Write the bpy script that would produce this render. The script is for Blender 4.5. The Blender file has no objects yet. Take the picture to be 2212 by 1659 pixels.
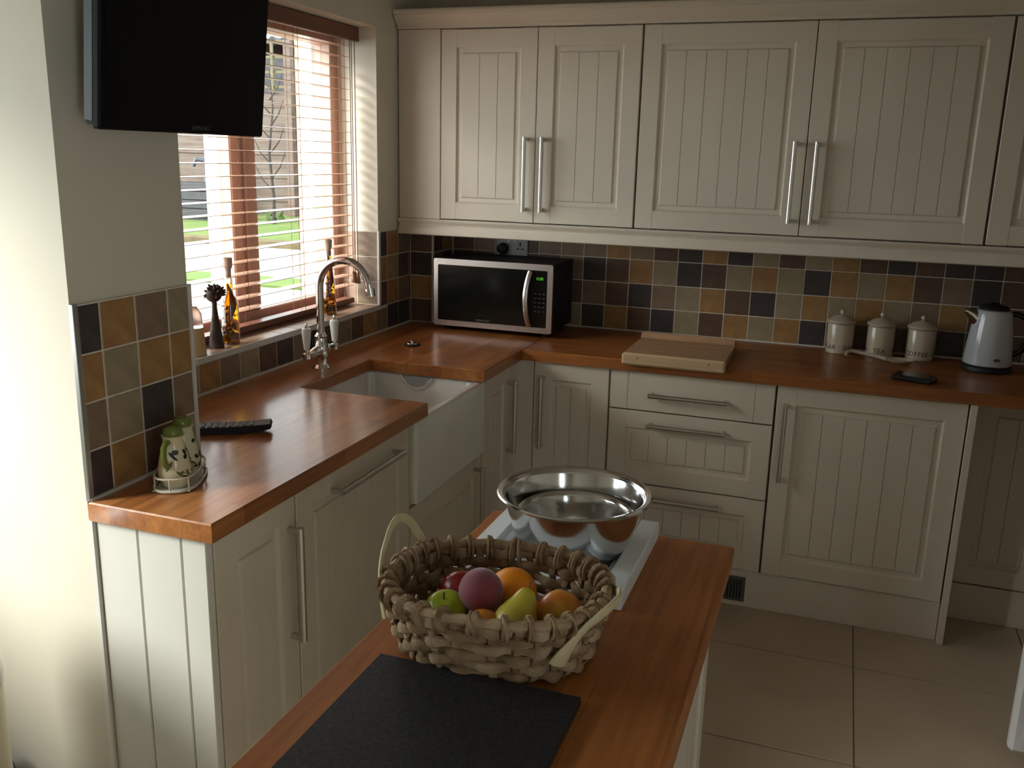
import bpy, bmesh, math, random
from mathutils import Matrix, Vector
random.seed(7)
SC = bpy.context.scene
COL = SC.collection
R = math.radians
sin, cos, pi = math.sin, math.cos, math.pi

# ------------------------------------------------------------------ camera
cam_d = bpy.data.cameras.new('camera'); cam = bpy.data.objects.new('camera', cam_d); COL.objects.link(cam)
cam_d.sensor_fit = 'HORIZONTAL'; cam_d.sensor_width = 36.0; cam_d.lens = 36.0 * 1980.86 / 2212.0
cam_d.clip_start = 0.02; cam_d.clip_end = 200
yaw, pitch, roll = -0.33794118, -0.2427316, 0.02432548
fw = Vector((sin(yaw) * cos(pitch), cos(yaw) * cos(pitch), sin(pitch)))
rt = fw.cross(Vector((0, 0, 1))).normalized(); up = rt.cross(fw)
rr = cos(roll) * rt + sin(roll) * up; uu = -sin(roll) * rt + cos(roll) * up
cam.matrix_world = Matrix(((rr.x, uu.x, -fw.x, 1.77651), (rr.y, uu.y, -fw.y, -3.8776), (rr.z, uu.z, -fw.z, 1.63255), (0, 0, 0, 1)))
SC.camera = cam

# ------------------------------------------------------------------ daylight: bright overcast sky, no lamps are lit
world = bpy.data.worlds.new('overcast_sky'); SC.world = world; world.use_nodes = True
bg = world.node_tree.nodes['Background']
bg.inputs[0].default_value = (0.90, 0.96, 1.0, 1.0); bg.inputs[1].default_value = 7.0
sun_d = bpy.data.lights.new('hazy_sun', 'SUN'); sun_d.energy = 9.5; sun_d.angle = R(28); sun_d.color = (1.0, 0.97, 0.92)
sun = bpy.data.objects.new('hazy_sun', sun_d); COL.objects.link(sun)
sun.rotation_euler = Vector((0.70, 0.70, -0.62)).to_track_quat('-Z', 'Y').to_euler()

def portal(name, loc, rot, sx, sy):
    d = bpy.data.lights.new(name, 'AREA'); d.shape = 'RECTANGLE'; d.size = sx; d.size_y = sy
    d.cycles.is_portal = True
    o = bpy.data.objects.new(name, d); o.location = loc; o.rotation_euler = rot; COL.objects.link(o)
portal('portal_window', (-0.30, -1.22, 1.57), (0, R(-90), 0), 1.08, 1.44)
portal('portal_door', (3.22, -4.825, 1.1), (0, R(90), 0), 1.75, 0.57)
portal('portal_side', (-0.50, -3.035, 1.55), (0, R(-90), 0), 1.2, 1.03)

SC.view_settings.view_transform = 'Standard'; SC.view_settings.look = 'None'
SC.view_settings.exposure = 0.22; SC.view_settings.gamma = 1.0; SC.view_settings.use_curve_mapping = False

# ------------------------------------------------------------------ materials
MATS = {}
def nodes_of(m):
    return m.node_tree.nodes, m.node_tree.links
def mat(name, col, rough=0.5, metal=0.0, spec=0.5, var=0.0, scale=8.0, col2=None, bump=0.0, bscale=60.0, coat=0.0, trans=0.0, ior=1.45, emit=None, estr=0.0, stretch=None, sheen=0.0):
    m = bpy.data.materials.new(name); m.use_nodes = True
    n, l = nodes_of(m); b = n['Principled BSDF']
    b.inputs['Base Color'].default_value = (*col, 1); b.inputs['Roughness'].default_value = rough
    b.inputs['Metallic'].default_value = metal; b.inputs['Specular IOR Level'].default_value = spec
    b.inputs['Coat Weight'].default_value = coat; b.inputs['Coat Roughness'].default_value = 0.08
    b.inputs['Transmission Weight'].default_value = trans; b.inputs['IOR'].default_value = ior
    b.inputs['Sheen Weight'].default_value = sheen
    if emit: b.inputs['Emission Color'].default_value = (*emit, 1); b.inputs['Emission Strength'].default_value = estr
    tc = n.new('ShaderNodeTexCoord'); mp = n.new('ShaderNodeMapping'); l.new(tc.outputs['Object'], mp.inputs[0])
    if stretch: mp.inputs['Scale'].default_value = stretch
    if var > 0 or col2:
        t = n.new('ShaderNodeTexNoise'); t.inputs['Scale'].default_value = scale; t.inputs['Detail'].default_value = 5
        l.new(mp.outputs[0], t.inputs['Vector'])
        cr = n.new('ShaderNodeValToRGB'); l.new(t.outputs['Fac'], cr.inputs[0])
        c2 = col2 if col2 else tuple(c * (1 - var) for c in col)
        c1 = col if col2 else tuple(min(1, c * (1 + var * 0.5)) for c in col)
        cr.color_ramp.elements[0].position = 0.3; cr.color_ramp.elements[1].position = 0.7
        cr.color_ramp.elements[0].color = (*c2, 1); cr.color_ramp.elements[1].color = (*c1, 1)
        l.new(cr.outputs[0], b.inputs['Base Color'])
    if bump > 0:
        t2 = n.new('ShaderNodeTexNoise'); t2.inputs['Scale'].default_value = bscale; t2.inputs['Detail'].default_value = 4
        l.new(mp.outputs[0], t2.inputs['Vector'])
        bp = n.new('ShaderNodeBump'); bp.inputs['Strength'].default_value = bump; bp.inputs['Distance'].default_value = 0.004
        l.new(t2.outputs['Fac'], bp.inputs['Height']); l.new(bp.outputs[0], b.inputs['Normal'])
    MATS[name] = m
    return m

def wood_mat(name, c1, c2, dark, axis, stave=(0.42, 0.045), rough=0.3, coat=0.0, spec=0.5):
    """glued stave wood: staves run along local axis 'x' or 'y'; colour and grain only"""
    m = bpy.data.materials.new(name); m.use_nodes = True
    n, l = nodes_of(m); b = n['Principled BSDF']
    b.inputs['Roughness'].default_value = rough; b.inputs['Coat Weight'].default_value = coat; b.inputs['Coat Roughness'].default_value = 0.12
    b.inputs['Specular IOR Level'].default_value = spec
    tc = n.new('ShaderNodeTexCoord'); mp = n.new('ShaderNodeMapping'); l.new(tc.outputs['Object'], mp.inputs[0])
    if axis == 'y': mp.inputs['Rotation'].default_value = (0, 0, R(90))
    br = n.new('ShaderNodeTexBrick'); br.offset = 0.37; br.inputs['Scale'].default_value = 1.0
    br.inputs['Brick Width'].default_value = stave[0]; br.inputs['Row Height'].default_value = stave[1]
    br.inputs['Mortar Size'].default_value = 0.0004; br.inputs['Mortar Smooth'].default_value = 0.3; br.inputs['Bias'].default_value = 0.0
    br.inputs['Color1'].default_value = (*c1, 1); br.inputs['Color2'].default_value = (*c2, 1); br.inputs['Mortar'].default_value = (*dark, 1)
    l.new(mp.outputs[0], br.inputs['Vector'])
    mp2 = n.new('ShaderNodeMapping'); mp2.inputs['Scale'].default_value = (3.0, 60.0, 60.0); l.new(mp.outputs[0], mp2.inputs[0])
    ns = n.new('ShaderNodeTexNoise'); ns.inputs['Scale'].default_value = 1.0; ns.inputs['Detail'].default_value = 6; ns.inputs['Distortion'].default_value = 0.6
    l.new(mp2.outputs[0], ns.inputs['Vector'])
    cr = n.new('ShaderNodeValToRGB'); cr.color_ramp.elements[0].position = 0.35; cr.color_ramp.elements[1].position = 0.65
    cr.color_ramp.elements[0].color = (0.74, 0.71, 0.68, 1); cr.color_ramp.elements[1].color = (1.06, 1.04, 1.0, 1)
    l.new(ns.outputs['Fac'], cr.inputs[0])
    mx = n.new('ShaderNodeMixRGB'); mx.blend_type = 'MULTIPLY'; mx.inputs[0].default_value = 1.0
    l.new(br.outputs['Color'], mx.inputs[1]); l.new(cr.outputs[0], mx.inputs[2]); l.new(mx.outputs[0], b.inputs['Base Color'])
    bp = n.new('ShaderNodeBump'); bp.inputs['Strength'].default_value = 0.06; bp.inputs['Distance'].default_value = 0.002
    l.new(ns.outputs['Fac'], bp.inputs['Height']); l.new(bp.outputs[0], b.inputs['Normal'])
    MATS[name] = m
    return m

def pane_mat(name):
    m = bpy.data.materials.new(name); m.use_nodes = True
    n, l = nodes_of(m); n.remove(n['Principled BSDF'])
    t = n.new('ShaderNodeBsdfTransparent'); t.inputs[0].default_value = (0.96, 0.98, 0.97, 1)
    g = n.new('ShaderNodeBsdfGlossy'); g.inputs['Roughness'].default_value = 0.02
    f = n.new('ShaderNodeLayerWeight'); p5 = n.new('ShaderNodeMath'); p5.operation = 'POWER'; p5.inputs[1].default_value = 5.0
    l.new(f.outputs['Facing'], p5.inputs[0])
    ma = n.new('ShaderNodeMath'); ma.operation = 'MULTIPLY_ADD'; ma.inputs[1].default_value = 0.8; ma.inputs[2].default_value = 0.03; l.new(p5.outputs[0], ma.inputs[0])
    mx = n.new('ShaderNodeMixShader'); l.new(ma.outputs[0], mx.inputs[0]); l.new(t.outputs[0], mx.inputs[1]); l.new(g.outputs[0], mx.inputs[2])
    l.new(mx.outputs[0], n['Material Output'].inputs['Surface'])
    MATS[name] = m
    return m

mat('wall_paint', (0.70, 0.645, 0.535), 0.7, var=0.03, scale=3, bump=0.05, bscale=140)
mat('ceiling_paint', (0.50, 0.46, 0.40), 0.8, var=0.02)
mat('cream', (0.68, 0.61, 0.505), 0.42, var=0.025, scale=5, bump=0.02, bscale=90)
mat('cream_panel', (0.72, 0.70, 0.64), 0.42, var=0.02, scale=5)
mat('gap_shade', (0.08, 0.07, 0.06), 0.8, var=0.1)
mat('steel', (0.62, 0.60, 0.57), 0.28, 1.0, var=0.06, scale=30, stretch=(1, 1, 0.1))
mat('steel_bowl', (0.66, 0.66, 0.66), 0.13, 1.0, var=0.03, scale=12)
mat('chrome', (0.75, 0.75, 0.76), 0.07, 1.0, var=0.02)
mat('mw_steel', (0.62, 0.58, 0.56), 0.33, 1.0, var=0.04, scale=20)
mat('black_gloss', (0.006, 0.007, 0.006), 0.12, 0, 0.5, var=0.2)
mat('black_dull', (0.010, 0.010, 0.011), 0.55, var=0.2)
mat('tv_black', (0.004, 0.004, 0.005), 0.5, 0, 0.15, var=0.2)
mat('tv_edge', (0.05, 0.06, 0.07), 0.45, var=0.1)
mat('white_ceramic', (0.78, 0.78, 0.75), 0.12, var=0.02, coat=0.3)
mat('sink_front', (0.70, 0.74, 0.70), 0.16, var=0.02, coat=0.3)
mat('cream_ceramic', (0.55, 0.47, 0.35), 0.2, var=0.05, coat=0.4)
mat('jar_glaze', (0.66, 0.62, 0.42), 0.2, var=0.06, coat=0.4)
mat('olive_glaze', (0.16, 0.20, 0.035), 0.18, var=0.2, coat=0.4)
mat('olive_paint', (0.02, 0.03, 0.015), 0.3, var=0.3)
mat('leaf_paint', (0.12, 0.16, 0.04), 0.3, var=0.3)
mat('wire_white', (0.62, 0.58, 0.50), 0.4, var=0.1)
mat('lettering', (0.035, 0.03, 0.028), 0.5, var=0.1)
mat('logo_grey', (0.20, 0.20, 0.19), 0.5, var=0.1)
mat('led_green', (0.02, 0.3, 0.01), 0.5, emit=(0.16, 0.75, 0.05), estr=0.45, var=0.01)
mat('kettle_white', (0.50, 0.51, 0.53), 0.16, var=0.02, coat=0.5)
mat('plastic_white', (0.70, 0.71, 0.72), 0.35, var=0.02)
mat('socket_white', (0.42, 0.43, 0.44), 0.4, var=0.03)
mat('grout', (0.68, 0.62, 0.53), 0.8, var=0.12, scale=40)
mat('tile_trim', (0.66, 0.64, 0.60), 0.35, var=0.03)
mat('trim_metal', (0.55, 0.55, 0.54), 0.3, 0.9, var=0.03)
mat('blind_wood', (0.42, 0.215, 0.13), 0.45, var=0.15, scale=14, stretch=(1, 0.1, 1))
mat('blind_dark', (0.19, 0.075, 0.045), 0.4, var=0.2, scale=14, stretch=(1, 0.1, 1))
mat('blind_slat', (0.55, 0.34, 0.24), 0.30, var=0.15, scale=14, stretch=(1, 0.1, 1))
mat('cord_red', (0.20, 0.07, 0.04), 0.7, var=0.1)
mat('frame_brown', (0.56, 0.36, 0.285), 0.4, var=0.06)
mat('frame_white', (0.82, 0.82, 0.80), 0.35, var=0.02)
mat('dark_wood', (0.055, 0.032, 0.022), 0.6, var=0.4, scale=30)
mat('cork', (0.70, 0.54, 0.42), 0.8, var=0.25, scale=60)
mat('chilli', (0.30, 0.012, 0.008), 0.3, var=0.3)
mat('herb', (0.09, 0.04, 0.012), 0.6, var=0.4)
mat('lotion', (0.62, 0.44, 0.23), 0.35, var=0.06)
mat('board_wood', (0.42, 0.255, 0.14), 0.5, var=0.22, scale=10, stretch=(0.3, 6, 6))
mat('board_edge', (0.62, 0.44, 0.26), 0.5, var=0.16, scale=10, stretch=(0.3, 6, 6))
mat('granite', (0.012, 0.012, 0.013), 0.5, 0, 0.3, col2=(0.030, 0.030, 0.032), scale=170, bump=0.15, bscale=220)
mat('tray_white', (0.74, 0.76, 0.76), 0.4, var=0.03)
mat('tray_panel', (0.42, 0.45, 0.42), 0.12, var=0.08)
mat('seagrass', (0.36, 0.235, 0.13), 0.75, col2=(0.17, 0.10, 0.05), scale=26, bump=0.5, bscale=150, stretch=(1, 1, 2.5))
mat('seagrass_pale', (0.46, 0.335, 0.205), 0.75, col2=(0.25, 0.16, 0.09), scale=30, bump=0.5, bscale=150)
mat('rattan', (0.56, 0.47, 0.28), 0.45, var=0.18, scale=18)
mat('orange_skin', (0.92, 0.30, 0.008), 0.42, var=0.1, scale=14, bump=0.25, bscale=260)
mat('peach_skin', (0.27, 0.05, 0.065), 0.8, col2=(0.13, 0.022, 0.042), scale=10, sheen=0.5)
mat('red_apple', (0.33, 0.012, 0.012), 0.25, col2=(0.17, 0.005, 0.007), scale=14)
mat('green_apple', (0.40, 0.45, 0.03), 0.28, col2=(0.30, 0.37, 0.02), scale=14)
mat('pear_skin', (0.56, 0.46, 0.05), 0.33, col2=(0.46, 0.37, 0.045), scale=16)
mat('nectarine', (0.74, 0.44, 0.045), 0.25, col2=(0.50, 0.035, 0.016), scale=17)
mat('stalk', (0.10, 0.06, 0.03), 0.7, var=0.3)
mat('floor_tile', (0.52, 0.42, 0.31), 0.3, col2=(0.45, 0.36, 0.26), scale=4)
mat('floor_grout', (0.34, 0.27, 0.19), 0.8, var=0.1)
mat('vent_grey', (0.10, 0.10, 0.095), 0.5, var=0.1)
mat('bin_blue', (0.03, 0.055, 0.20), 0.5, var=0.3)
mat('bin_cream', (0.60, 0.55, 0.38), 0.3, var=0.03)
mat('grass', (0.045, 0.085, 0.010), 0.9, col2=(0.07, 0.095, 0.018), scale=2.2, bump=0.5, bscale=40)
mat('paving', (0.19, 0.175, 0.15), 0.85, var=0.15, scale=3)
mat('sleeper', (0.075, 0.055, 0.022), 0.85, var=0.3)
mat('fence_board', (0.058, 0.036, 0.028), 0.85, col2=(0.098, 0.076, 0.058), scale=3, stretch=(0.6, 1, 9))
mat('trellis', (0.085, 0.072, 0.036), 0.85, var=0.2)
mat('shed_roof', (0.022, 0.022, 0.024), 0.8, var=0.2)
mat('planter_black', (0.014, 0.0145, 0.017), 0.6, var=0.3)
mat('post_blue', (0.028, 0.036, 0.05), 0.5, var=0.2)
mat('bark', (0.022, 0.016, 0.013), 0.9, var=0.3)
mat('leaf', (0.035, 0.06, 0.010), 0.8, var=0.3)
mat('brick_out', (0.40, 0.26, 0.20), 0.9, var=0.2)
TC = {
 'D': mat('tile_charcoal', (0.072, 0.056, 0.054), 0.42, col2=(0.045, 0.036, 0.036), scale=22, bump=0.15, bscale=50),
 'B': mat('tile_umber', (0.150, 0.088, 0.060), 0.42, col2=(0.100, 0.058, 0.042), scale=22, bump=0.15, bscale=50),
 'O': mat('tile_ochre', (0.400, 0.232, 0.090), 0.42, col2=(0.290, 0.150, 0.058), scale=20, bump=0.15, bscale=50),
 'T': mat('tile_taupe', (0.270, 0.190, 0.125), 0.42, col2=(0.200, 0.138, 0.092), scale=20, bump=0.15, bscale=50),
 'G': mat('tile_sand', (0.355, 0.285, 0.180), 0.42, col2=(0.280, 0.222, 0.140), scale=20, bump=0.15, bscale=50),
 'P': mat('tile_rose', (0.43, 0.29, 0.20), 0.36, col2=(0.34, 0.22, 0.155), scale=18, bump=0.12, bscale=50),
}
wood_mat('worktop_y', (0.50, 0.205, 0.064), (0.29, 0.098, 0.030), (0.17, 0.06, 0.022), 'y', rough=0.29, coat=0.26)
wood_mat('worktop_x', (0.38, 0.140, 0.040), (0.27, 0.090, 0.027), (0.15, 0.055, 0.02), 'x', rough=0.34, coat=0.04, spec=0.3)
wood_mat('island_wood', (0.45, 0.170, 0.048), (0.35, 0.120, 0.032), (0.20, 0.075, 0.03), 'y', stave=(2.6, 0.12), rough=0.42, coat=0.0, spec=0.28)
pane_mat('pane_glass')

def glass_mat(name, col, rough=0.02, ior=1.45):
    return mat(name, col, rough, trans=1.0, ior=ior)
glass_mat('clear_glass', (0.95, 0.97, 0.95))
glass_mat('oil_amber', (0.90, 0.42, 0.012), 0.03, 1.40)
glass_mat('frosted', (0.9, 0.86, 0.80), 0.25)

# ------------------------------------------------------------------ mesh helpers
class MB:
    def __init__(s): s.v = []; s.f = []
    def add(s, vs, fs):
        o = len(s.v); s.v += [tuple(p) for p in vs]; s.f += [tuple(i + o for i in f) for f in fs]; return s
    def box(s, x0, x1, y0, y1, z0, z1, c=0.0, T=None):
        if c <= 0:
            vs = [(x, y, z) for x in (x0, x1) for y in (y0, y1) for z in (z0, z1)]
            fs = [(0, 1, 3, 2), (4, 6, 7, 5), (0, 4, 5, 1), (2, 3, 7, 6), (0, 2, 6, 4), (1, 5, 7, 3)]
        else:
            c = min(c, abs(x1 - x0) * .49, abs(y1 - y0) * .49, abs(z1 - z0) * .49)
            vs = []; ix = {}
            X = (x0, x1); Y = (y0, y1); Z = (z0, z1); sg = (1, -1)
            for i in (0, 1):
                for j in (0, 1):
                    for k in (0, 1):
                        x, y, z = X[i], Y[j], Z[k]; cx, cy, cz = c * sg[i], c * sg[j], c * sg[k]
                        for a, p in (('x', (x, y + cy, z + cz)), ('y', (x + cx, y, z + cz)), ('z', (x + cx, y + cy, z))):
                            ix[a, i, j, k] = len(vs); vs.append(p)
            fs = []
            for i in (0, 1):
                fs.append((ix['x', i, 0, 0], ix['x', i, 0, 1], ix['x', i, 1, 1], ix['x', i, 1, 0]))
                fs.append((ix['y', 0, i, 0], ix['y', 0, i, 1], ix['y', 1, i, 1], ix['y', 1, i, 0]))
                fs.append((ix['z', 0, 0, i], ix['z', 0, 1, i], ix['z', 1, 1, i], ix['z', 1, 0, i]))
                for j in (0, 1):
                    fs.append((ix['x', i, j, 0], ix['x', i, j, 1], ix['y', i, j, 1], ix['y', i, j, 0]))
                    fs.append((ix['x', i, 0, j], ix['x', i, 1, j], ix['z', i, 1, j], ix['z', i, 0, j]))
                    fs.append((ix['y', 0, i, j], ix['y', 1, i, j], ix['z', 1, i, j], ix['z', 0, i, j]))
                    for k in (0, 1): fs.append((ix['x', i, j, k], ix['y', i, j, k], ix['z', i, j, k]))
        if T: vs = [T(*p) for p in vs]
        return s.add(vs, fs)
    def prism(s, poly, a0, a1, T):
        """poly: list of (p,q); T(p,q,a) -> xyz"""
        n = len(poly)
        vs = [T(p, q, a0) for p, q in poly] + [T(p, q, a1) for p, q in poly]
        fs = [(i, (i + 1) % n, (i + 1) % n + n, i + n) for i in range(n)] + [tuple(range(n)), tuple(range(n, 2 * n))]
        return s.add(vs, fs)
    def lathe(s, prof, n=32, c=(0, 0, 0), T=None, closed=False):
        vs = []; fs = []; m = len(prof)
        for r, z in prof:
            for k in range(n):
                a = 2 * pi * k / n; p = (c[0] + r * cos(a), c[1] + r * sin(a), c[2] + z)
                vs.append(T(*p) if T else p)
        for i in range(m - 1 if not closed else m):
            i2 = (i + 1) % m
            for k in range(n):
                k2 = (k + 1) % n; fs.append((i * n + k, i * n + k2, i2 * n + k2, i2 * n + k))
        if not closed:
            if prof[0][0] > 1e-5: fs.append(tuple(range(n)))
            if prof[-1][0] > 1e-5: fs.append(tuple(range((m - 1) * n, m * n)))
        return s.add(vs, fs)
    def tube(s, path, r, n=10, closed=False, flat=1.0, flatdir=None):
        """r: number or list; flat: squash along flatdir"""
        P = [Vector(p) for p in path]; m = len(P); vs = []; fs = []
        prev = None
        for i in range(m):
            if closed: t = P[(i + 1) % m] - P[i - 1]
            else: t = P[min(i + 1, m - 1)] - P[max(i - 1, 0)]
            if t.length < 1e-9: t = Vector((0, 0, 1))
            t.normalize()
            if flatdir is not None:
                fd = Vector(flatdir[i]) if isinstance(flatdir, list) else Vector(flatdir)
                u = (fd - t * fd.dot(t))
                if u.length < 1e-6: u = t.orthogonal()
                u.normalize()
            else:
                if prev is None: u = t.orthogonal().normalized()
                else:
                    u = prev - t * prev.dot(t); u.normalize()
            prev = u; w = t.cross(u)
            rad = r[i] if isinstance(r, (list, tuple)) else r
            for k in range(n):
                a = 2 * pi * k / n
                vs.append(P[i] + u * (rad * flat * cos(a)) + w * (rad * sin(a)))
        for i in range(m if closed else m - 1):
            i2 = (i + 1) % m
            for k in range(n):
                k2 = (k + 1) % n; fs.append((i * n + k, i * n + k2, i2 * n + k2, i2 * n + k))
        if not closed: fs += [tuple(range(n)), tuple(range((m - 1) * n, m * n))]
        return s.add(vs, fs)
    def cyl(s, p0, p1, r, n=16, r1=None):
        return s.tube([p0, p1], [r, r if r1 is None else r1], n)
    def ball(s, c, r, n=20, m=12, sq=(1, 1, 1)):
        prof = [(r * sin(pi * i / m), -r * cos(pi * i / m)) for i in range(m + 1)]
        prof[0] = (1e-6, -r); prof[-1] = (1e-6, r)
        return s.lathe(prof, n, (0, 0, 0), lambda x, y, z: (c[0] + x * sq[0], c[1] + y * sq[1], c[2] + z * sq[2]))

ORG = {}
def mesh_from(name, mb, off=(0, 0, 0), smooth=35, recalc=True):
    me = bpy.data.meshes.new(name)
    me.from_pydata([(p[0] - off[0], p[1] - off[1], p[2] - off[2]) for p in mb.v], [], mb.f)
    if recalc:
        bm = bmesh.new(); bm.from_mesh(me); bmesh.ops.remove_doubles(bm, verts=bm.verts, dist=1e-6)
        bmesh.ops.recalc_face_normals(bm, faces=bm.faces); bm.to_mesh(me); bm.free()
    if smooth:
        me.polygons.foreach_set('use_smooth', [True] * len(me.polygons)); me.set_sharp_from_angle(angle=R(smooth))
    me.update()
    return me
def obj(name, mb, m, parent=None, smooth=35, base=None):
    """mesh given in world coordinates; becomes a child of parent, or a top-level object with its origin at base"""
    off = ORG.get(parent.name, (0, 0, 0)) if parent else (base or (0, 0, 0))
    me = mesh_from(name, mb, off, smooth)
    me.materials.append(MATS[m] if isinstance(m, str) else m)
    o = bpy.data.objects.new(name, me); COL.objects.link(o)
    if parent: o.parent = parent
    else: o.location = off
    ORG[o.name] = off
    return o
def tag(o, label=None, cat=None, group=None, kind=None):
    if label: o['label'] = label
    if cat: o['category'] = cat
    if group: o['group'] = group
    if kind: o['kind'] = kind
    return o
def thing(name, label, cat, loc=(0, 0, 0), group=None, kind=None):
    o = bpy.data.objects.new(name, None); COL.objects.link(o); o.location = loc; o.empty_display_size = 0.05
    ORG[o.name] = tuple(loc)
    return tag(o, label, cat, group, kind)
def struct(name, mb, m, parent=None):
    o = obj(name, mb, m, parent)
    if not parent: o['kind'] = 'structure'
    return o
def text_mb(txt, size, T, extrude=0.0002, spacing=1.0):
    """flat text as mesh; T(x,y,z) maps text space (x right, y up, z out) to world"""
    cu = bpy.data.curves.new('t', 'FONT'); cu.body = txt; cu.size = size; cu.extrude = extrude; cu.align_x = 'CENTER'; cu.space_character = spacing; cu.resolution_u = 3
    o = bpy.data.objects.new('t', cu); COL.objects.link(o)
    bpy.context.view_layer.update()
    me = bpy.data.meshes.new_from_object(o.evaluated_get(bpy.context.evaluated_depsgraph_get()))
    mb = MB().add([T(*v.co) for v in me.vertices], [tuple(p.vertices) for p in me.polygons])
    bpy.data.objects.remove(o); bpy.data.curves.remove(cu); bpy.data.meshes.remove(me)
    return mb

P = 0.1025          # tile pitch
W = 0.910           # worktop top
WB = 0.869          # worktop underside
FL = -0.015         # floor surface
CE = 2.42
PX, PY0, PY1 = 0.348, -2.467, -2.112   # chimney-like pier beside the window
BX, BY = 0.110, -0.212                  # boxing in the far corner
WY0, WY1, WZ0, WZ1 = -1.95, -0.497, 1.0, 2.11   # window opening
E1 = 0.007          # tile thickness

# ------------------------------------------------------------------ room shell
fl = struct('floor', MB().box(-.5, 3.32, -6.32, 0.05, FL - 0.12, FL - 0.004), 'floor_grout')
tm = mesh_from('floor_tile', MB().box(-0.2825, 0.2825, -0.2775, 0.2775, -0.0035, 0.0, 0.0015), smooth=0); tm.materials.append(MATS['floor_tile'])
for i in range(-7, 5):
    for j in range(0, 12):
        x = 1.963 + 0.2845 + i * 0.569; y = -0.855 - 0.2795 - (j - 2) * 0.559
        if x > 3.2 or x < -.3 or y < -6.2 or y > -0.05: continue
        o = bpy.data.objects.new('floor_tile', tm); o.location = (x, y, FL); COL.objects.link(o); o.parent = fl
struct('ceiling', MB().box(-.58, 3.32, -6.32, 0.05, CE, CE + 0.12), 'ceiling_paint')
wb_ = struct('wall_back', MB().box(-0.4, 3.32, E1, 0.20, -0.1, CE), 'wall_paint')
mb = MB()
mb.box(-0.36, -E1, PY1 - 0.3, WY0, -0.1, CE); mb.box(-0.36, -E1, WY1, E1, -0.1, CE)
mb.box(-0.36, -E1, WY0, WY1, -0.1, WZ0); mb.box(-0.36, -E1, WY0, WY1, WZ1, CE)
wl = struct('wall_left', mb, 'wall_paint')
wp = struct('wall_pier', MB().box(-0.58, PX - E1, PY0, PY1, -0.1, CE), 'wall_paint')
wx = struct('wall_boxing', MB().box(-E1 + 0.0005, BX - E1, BY + E1, E1 - 0.0005, W + 0.001, 1.40), 'wall_paint')
RY0, RY1, RZ1 = -5.2, -4.45, 2.05
struct('wall_right', MB().box(3.2, 3.4, -6.32, RY0, -0.1, CE).box(3.2, 3.4, RY1, E1, -0.1, CE).box(3.2, 3.4, RY0, RY1, RZ1, CE), 'wall_paint')
gd1 = thing('door_1', None, None, (3.3, (RY0 + RY1) / 2, FL), kind='structure')     # glazed back door, behind the camera
m_ = MB(); m_.box(3.26, 3.33, RY0, RY0 + .09, FL, RZ1, .004); m_.box(3.26, 3.33, RY1 - .09, RY1, FL, RZ1, .004); m_.box(3.26, 3.33, RY0 + .09, RY1 - .09, FL, .22, .004); m_.box(3.26, 3.33, RY0 + .09, RY1 - .09, RZ1 - .09, RZ1, .004)
obj('door_frame', m_, 'frame_white', gd1)
obj('pane', MB().box(3.293, 3.297, RY0 + .09, RY1 - .09, .22, RZ1 - .09), 'pane_glass', gd1)
mb = MB()      # side wall with a wide window (beside the camera, out of view)
DY0, DY1, DZ0, DZ1 = -3.55, -2.52, 0.95, 2.15
mb.box(-.58, -.46, -6.32, DY0, -0.1, CE); mb.box(-.58, -.46, DY1, PY0, -0.1, CE); mb.box(-.58, -.46, DY0, DY1, DZ1, CE); mb.box(-.58, -.46, DY0, DY1, -0.1, DZ0)
struct('wall_side', mb, 'wall_paint')
mb = MB()
mb.box(-.58, 3.32, -6.42, -6.30, -0.1, CE)
struct('wall_rear', mb, 'wall_paint')

# its frame and panes
d1 = thing('window_2', None, None, (-.52, -3.035, DZ0), kind='structure')
n_leaf = 2
for i in range(n_leaf):
    y0 = DY0 + (DY1 - DY0) * i / n_leaf; y1 = DY0 + (DY1 - DY0) * (i + 1) / n_leaf
    m_ = MB(); m_.box(-.56, -.49, y0, y0 + 0.04, DZ0, DZ1, .004); m_.box(-.56, -.49, y1 - 0.04, y1, DZ0, DZ1, .004)
    m_.box(-.56, -.49, y0 + .04, y1 - .04, DZ0, DZ0 + .05, .004); m_.box(-.56, -.49, y0 + .04, y1 - .04, DZ1 - 0.05, DZ1, .004)
    obj('window_frame', m_, 'frame_white', d1)
    obj('pane', MB().box(-.527, -.523, y0 + 0.04, y1 - 0.04, DZ0 + .05, DZ1 - 0.05), 'pane_glass', d1)

# ------------------------------------------------------------------ wall tiles
TILE = {}
def tile(parent, T, u, v, w, h, key):
    """one tile on a wall: T(u,v,n) -> world"""
    k = (round(w, 4), round(h, 4), key, id(T))
    if k not in TILE:
        m_ = MB().box(-w / 2, w / 2, -h / 2, h / 2, -E1 + 0.001, 0.0, 0.0014, lambda a, b, c: tuple(Vector(T(a, b, c)) - Vector(T(0, 0, 0))))
        me = mesh_from('tile', m_, smooth=0); me.materials.append(TC[key]); TILE[k] = me
    o = bpy.data.objects.new('tile', TILE[k]); COL.objects.link(o); o.parent = parent
    o.location = T(u + w / 2, v + h / 2, 0)
    return o
G = 0.0036   # joint
Tb = lambda u, v, n: (u, -n, v)                # back wall
Tl = lambda u, v, n: (n, u, v)                 # window wall
Tp = lambda u, v, n: (PX + n, u, v)            # pier face
Tx = lambda u, v, n: (u, BY - n, v)            # boxing face
Txs = lambda u, v, n: (BX + n, u, v)           # boxing side
Tr = lambda u, v, n: (u, WY1 - E1 - n, v)           # window reveal, faces -y
Ts = lambda u, v, n: (u, v, 1.022 + n)         # sill
def grout(parent, T, u0, u1, v0, v1): obj('grout', MB().box(u0, u1, v0, v1, -E1 - 0.0005, -0.0014, 0, T), 'grout', parent, smooth=0)
TZ = W + 0.004
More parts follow.
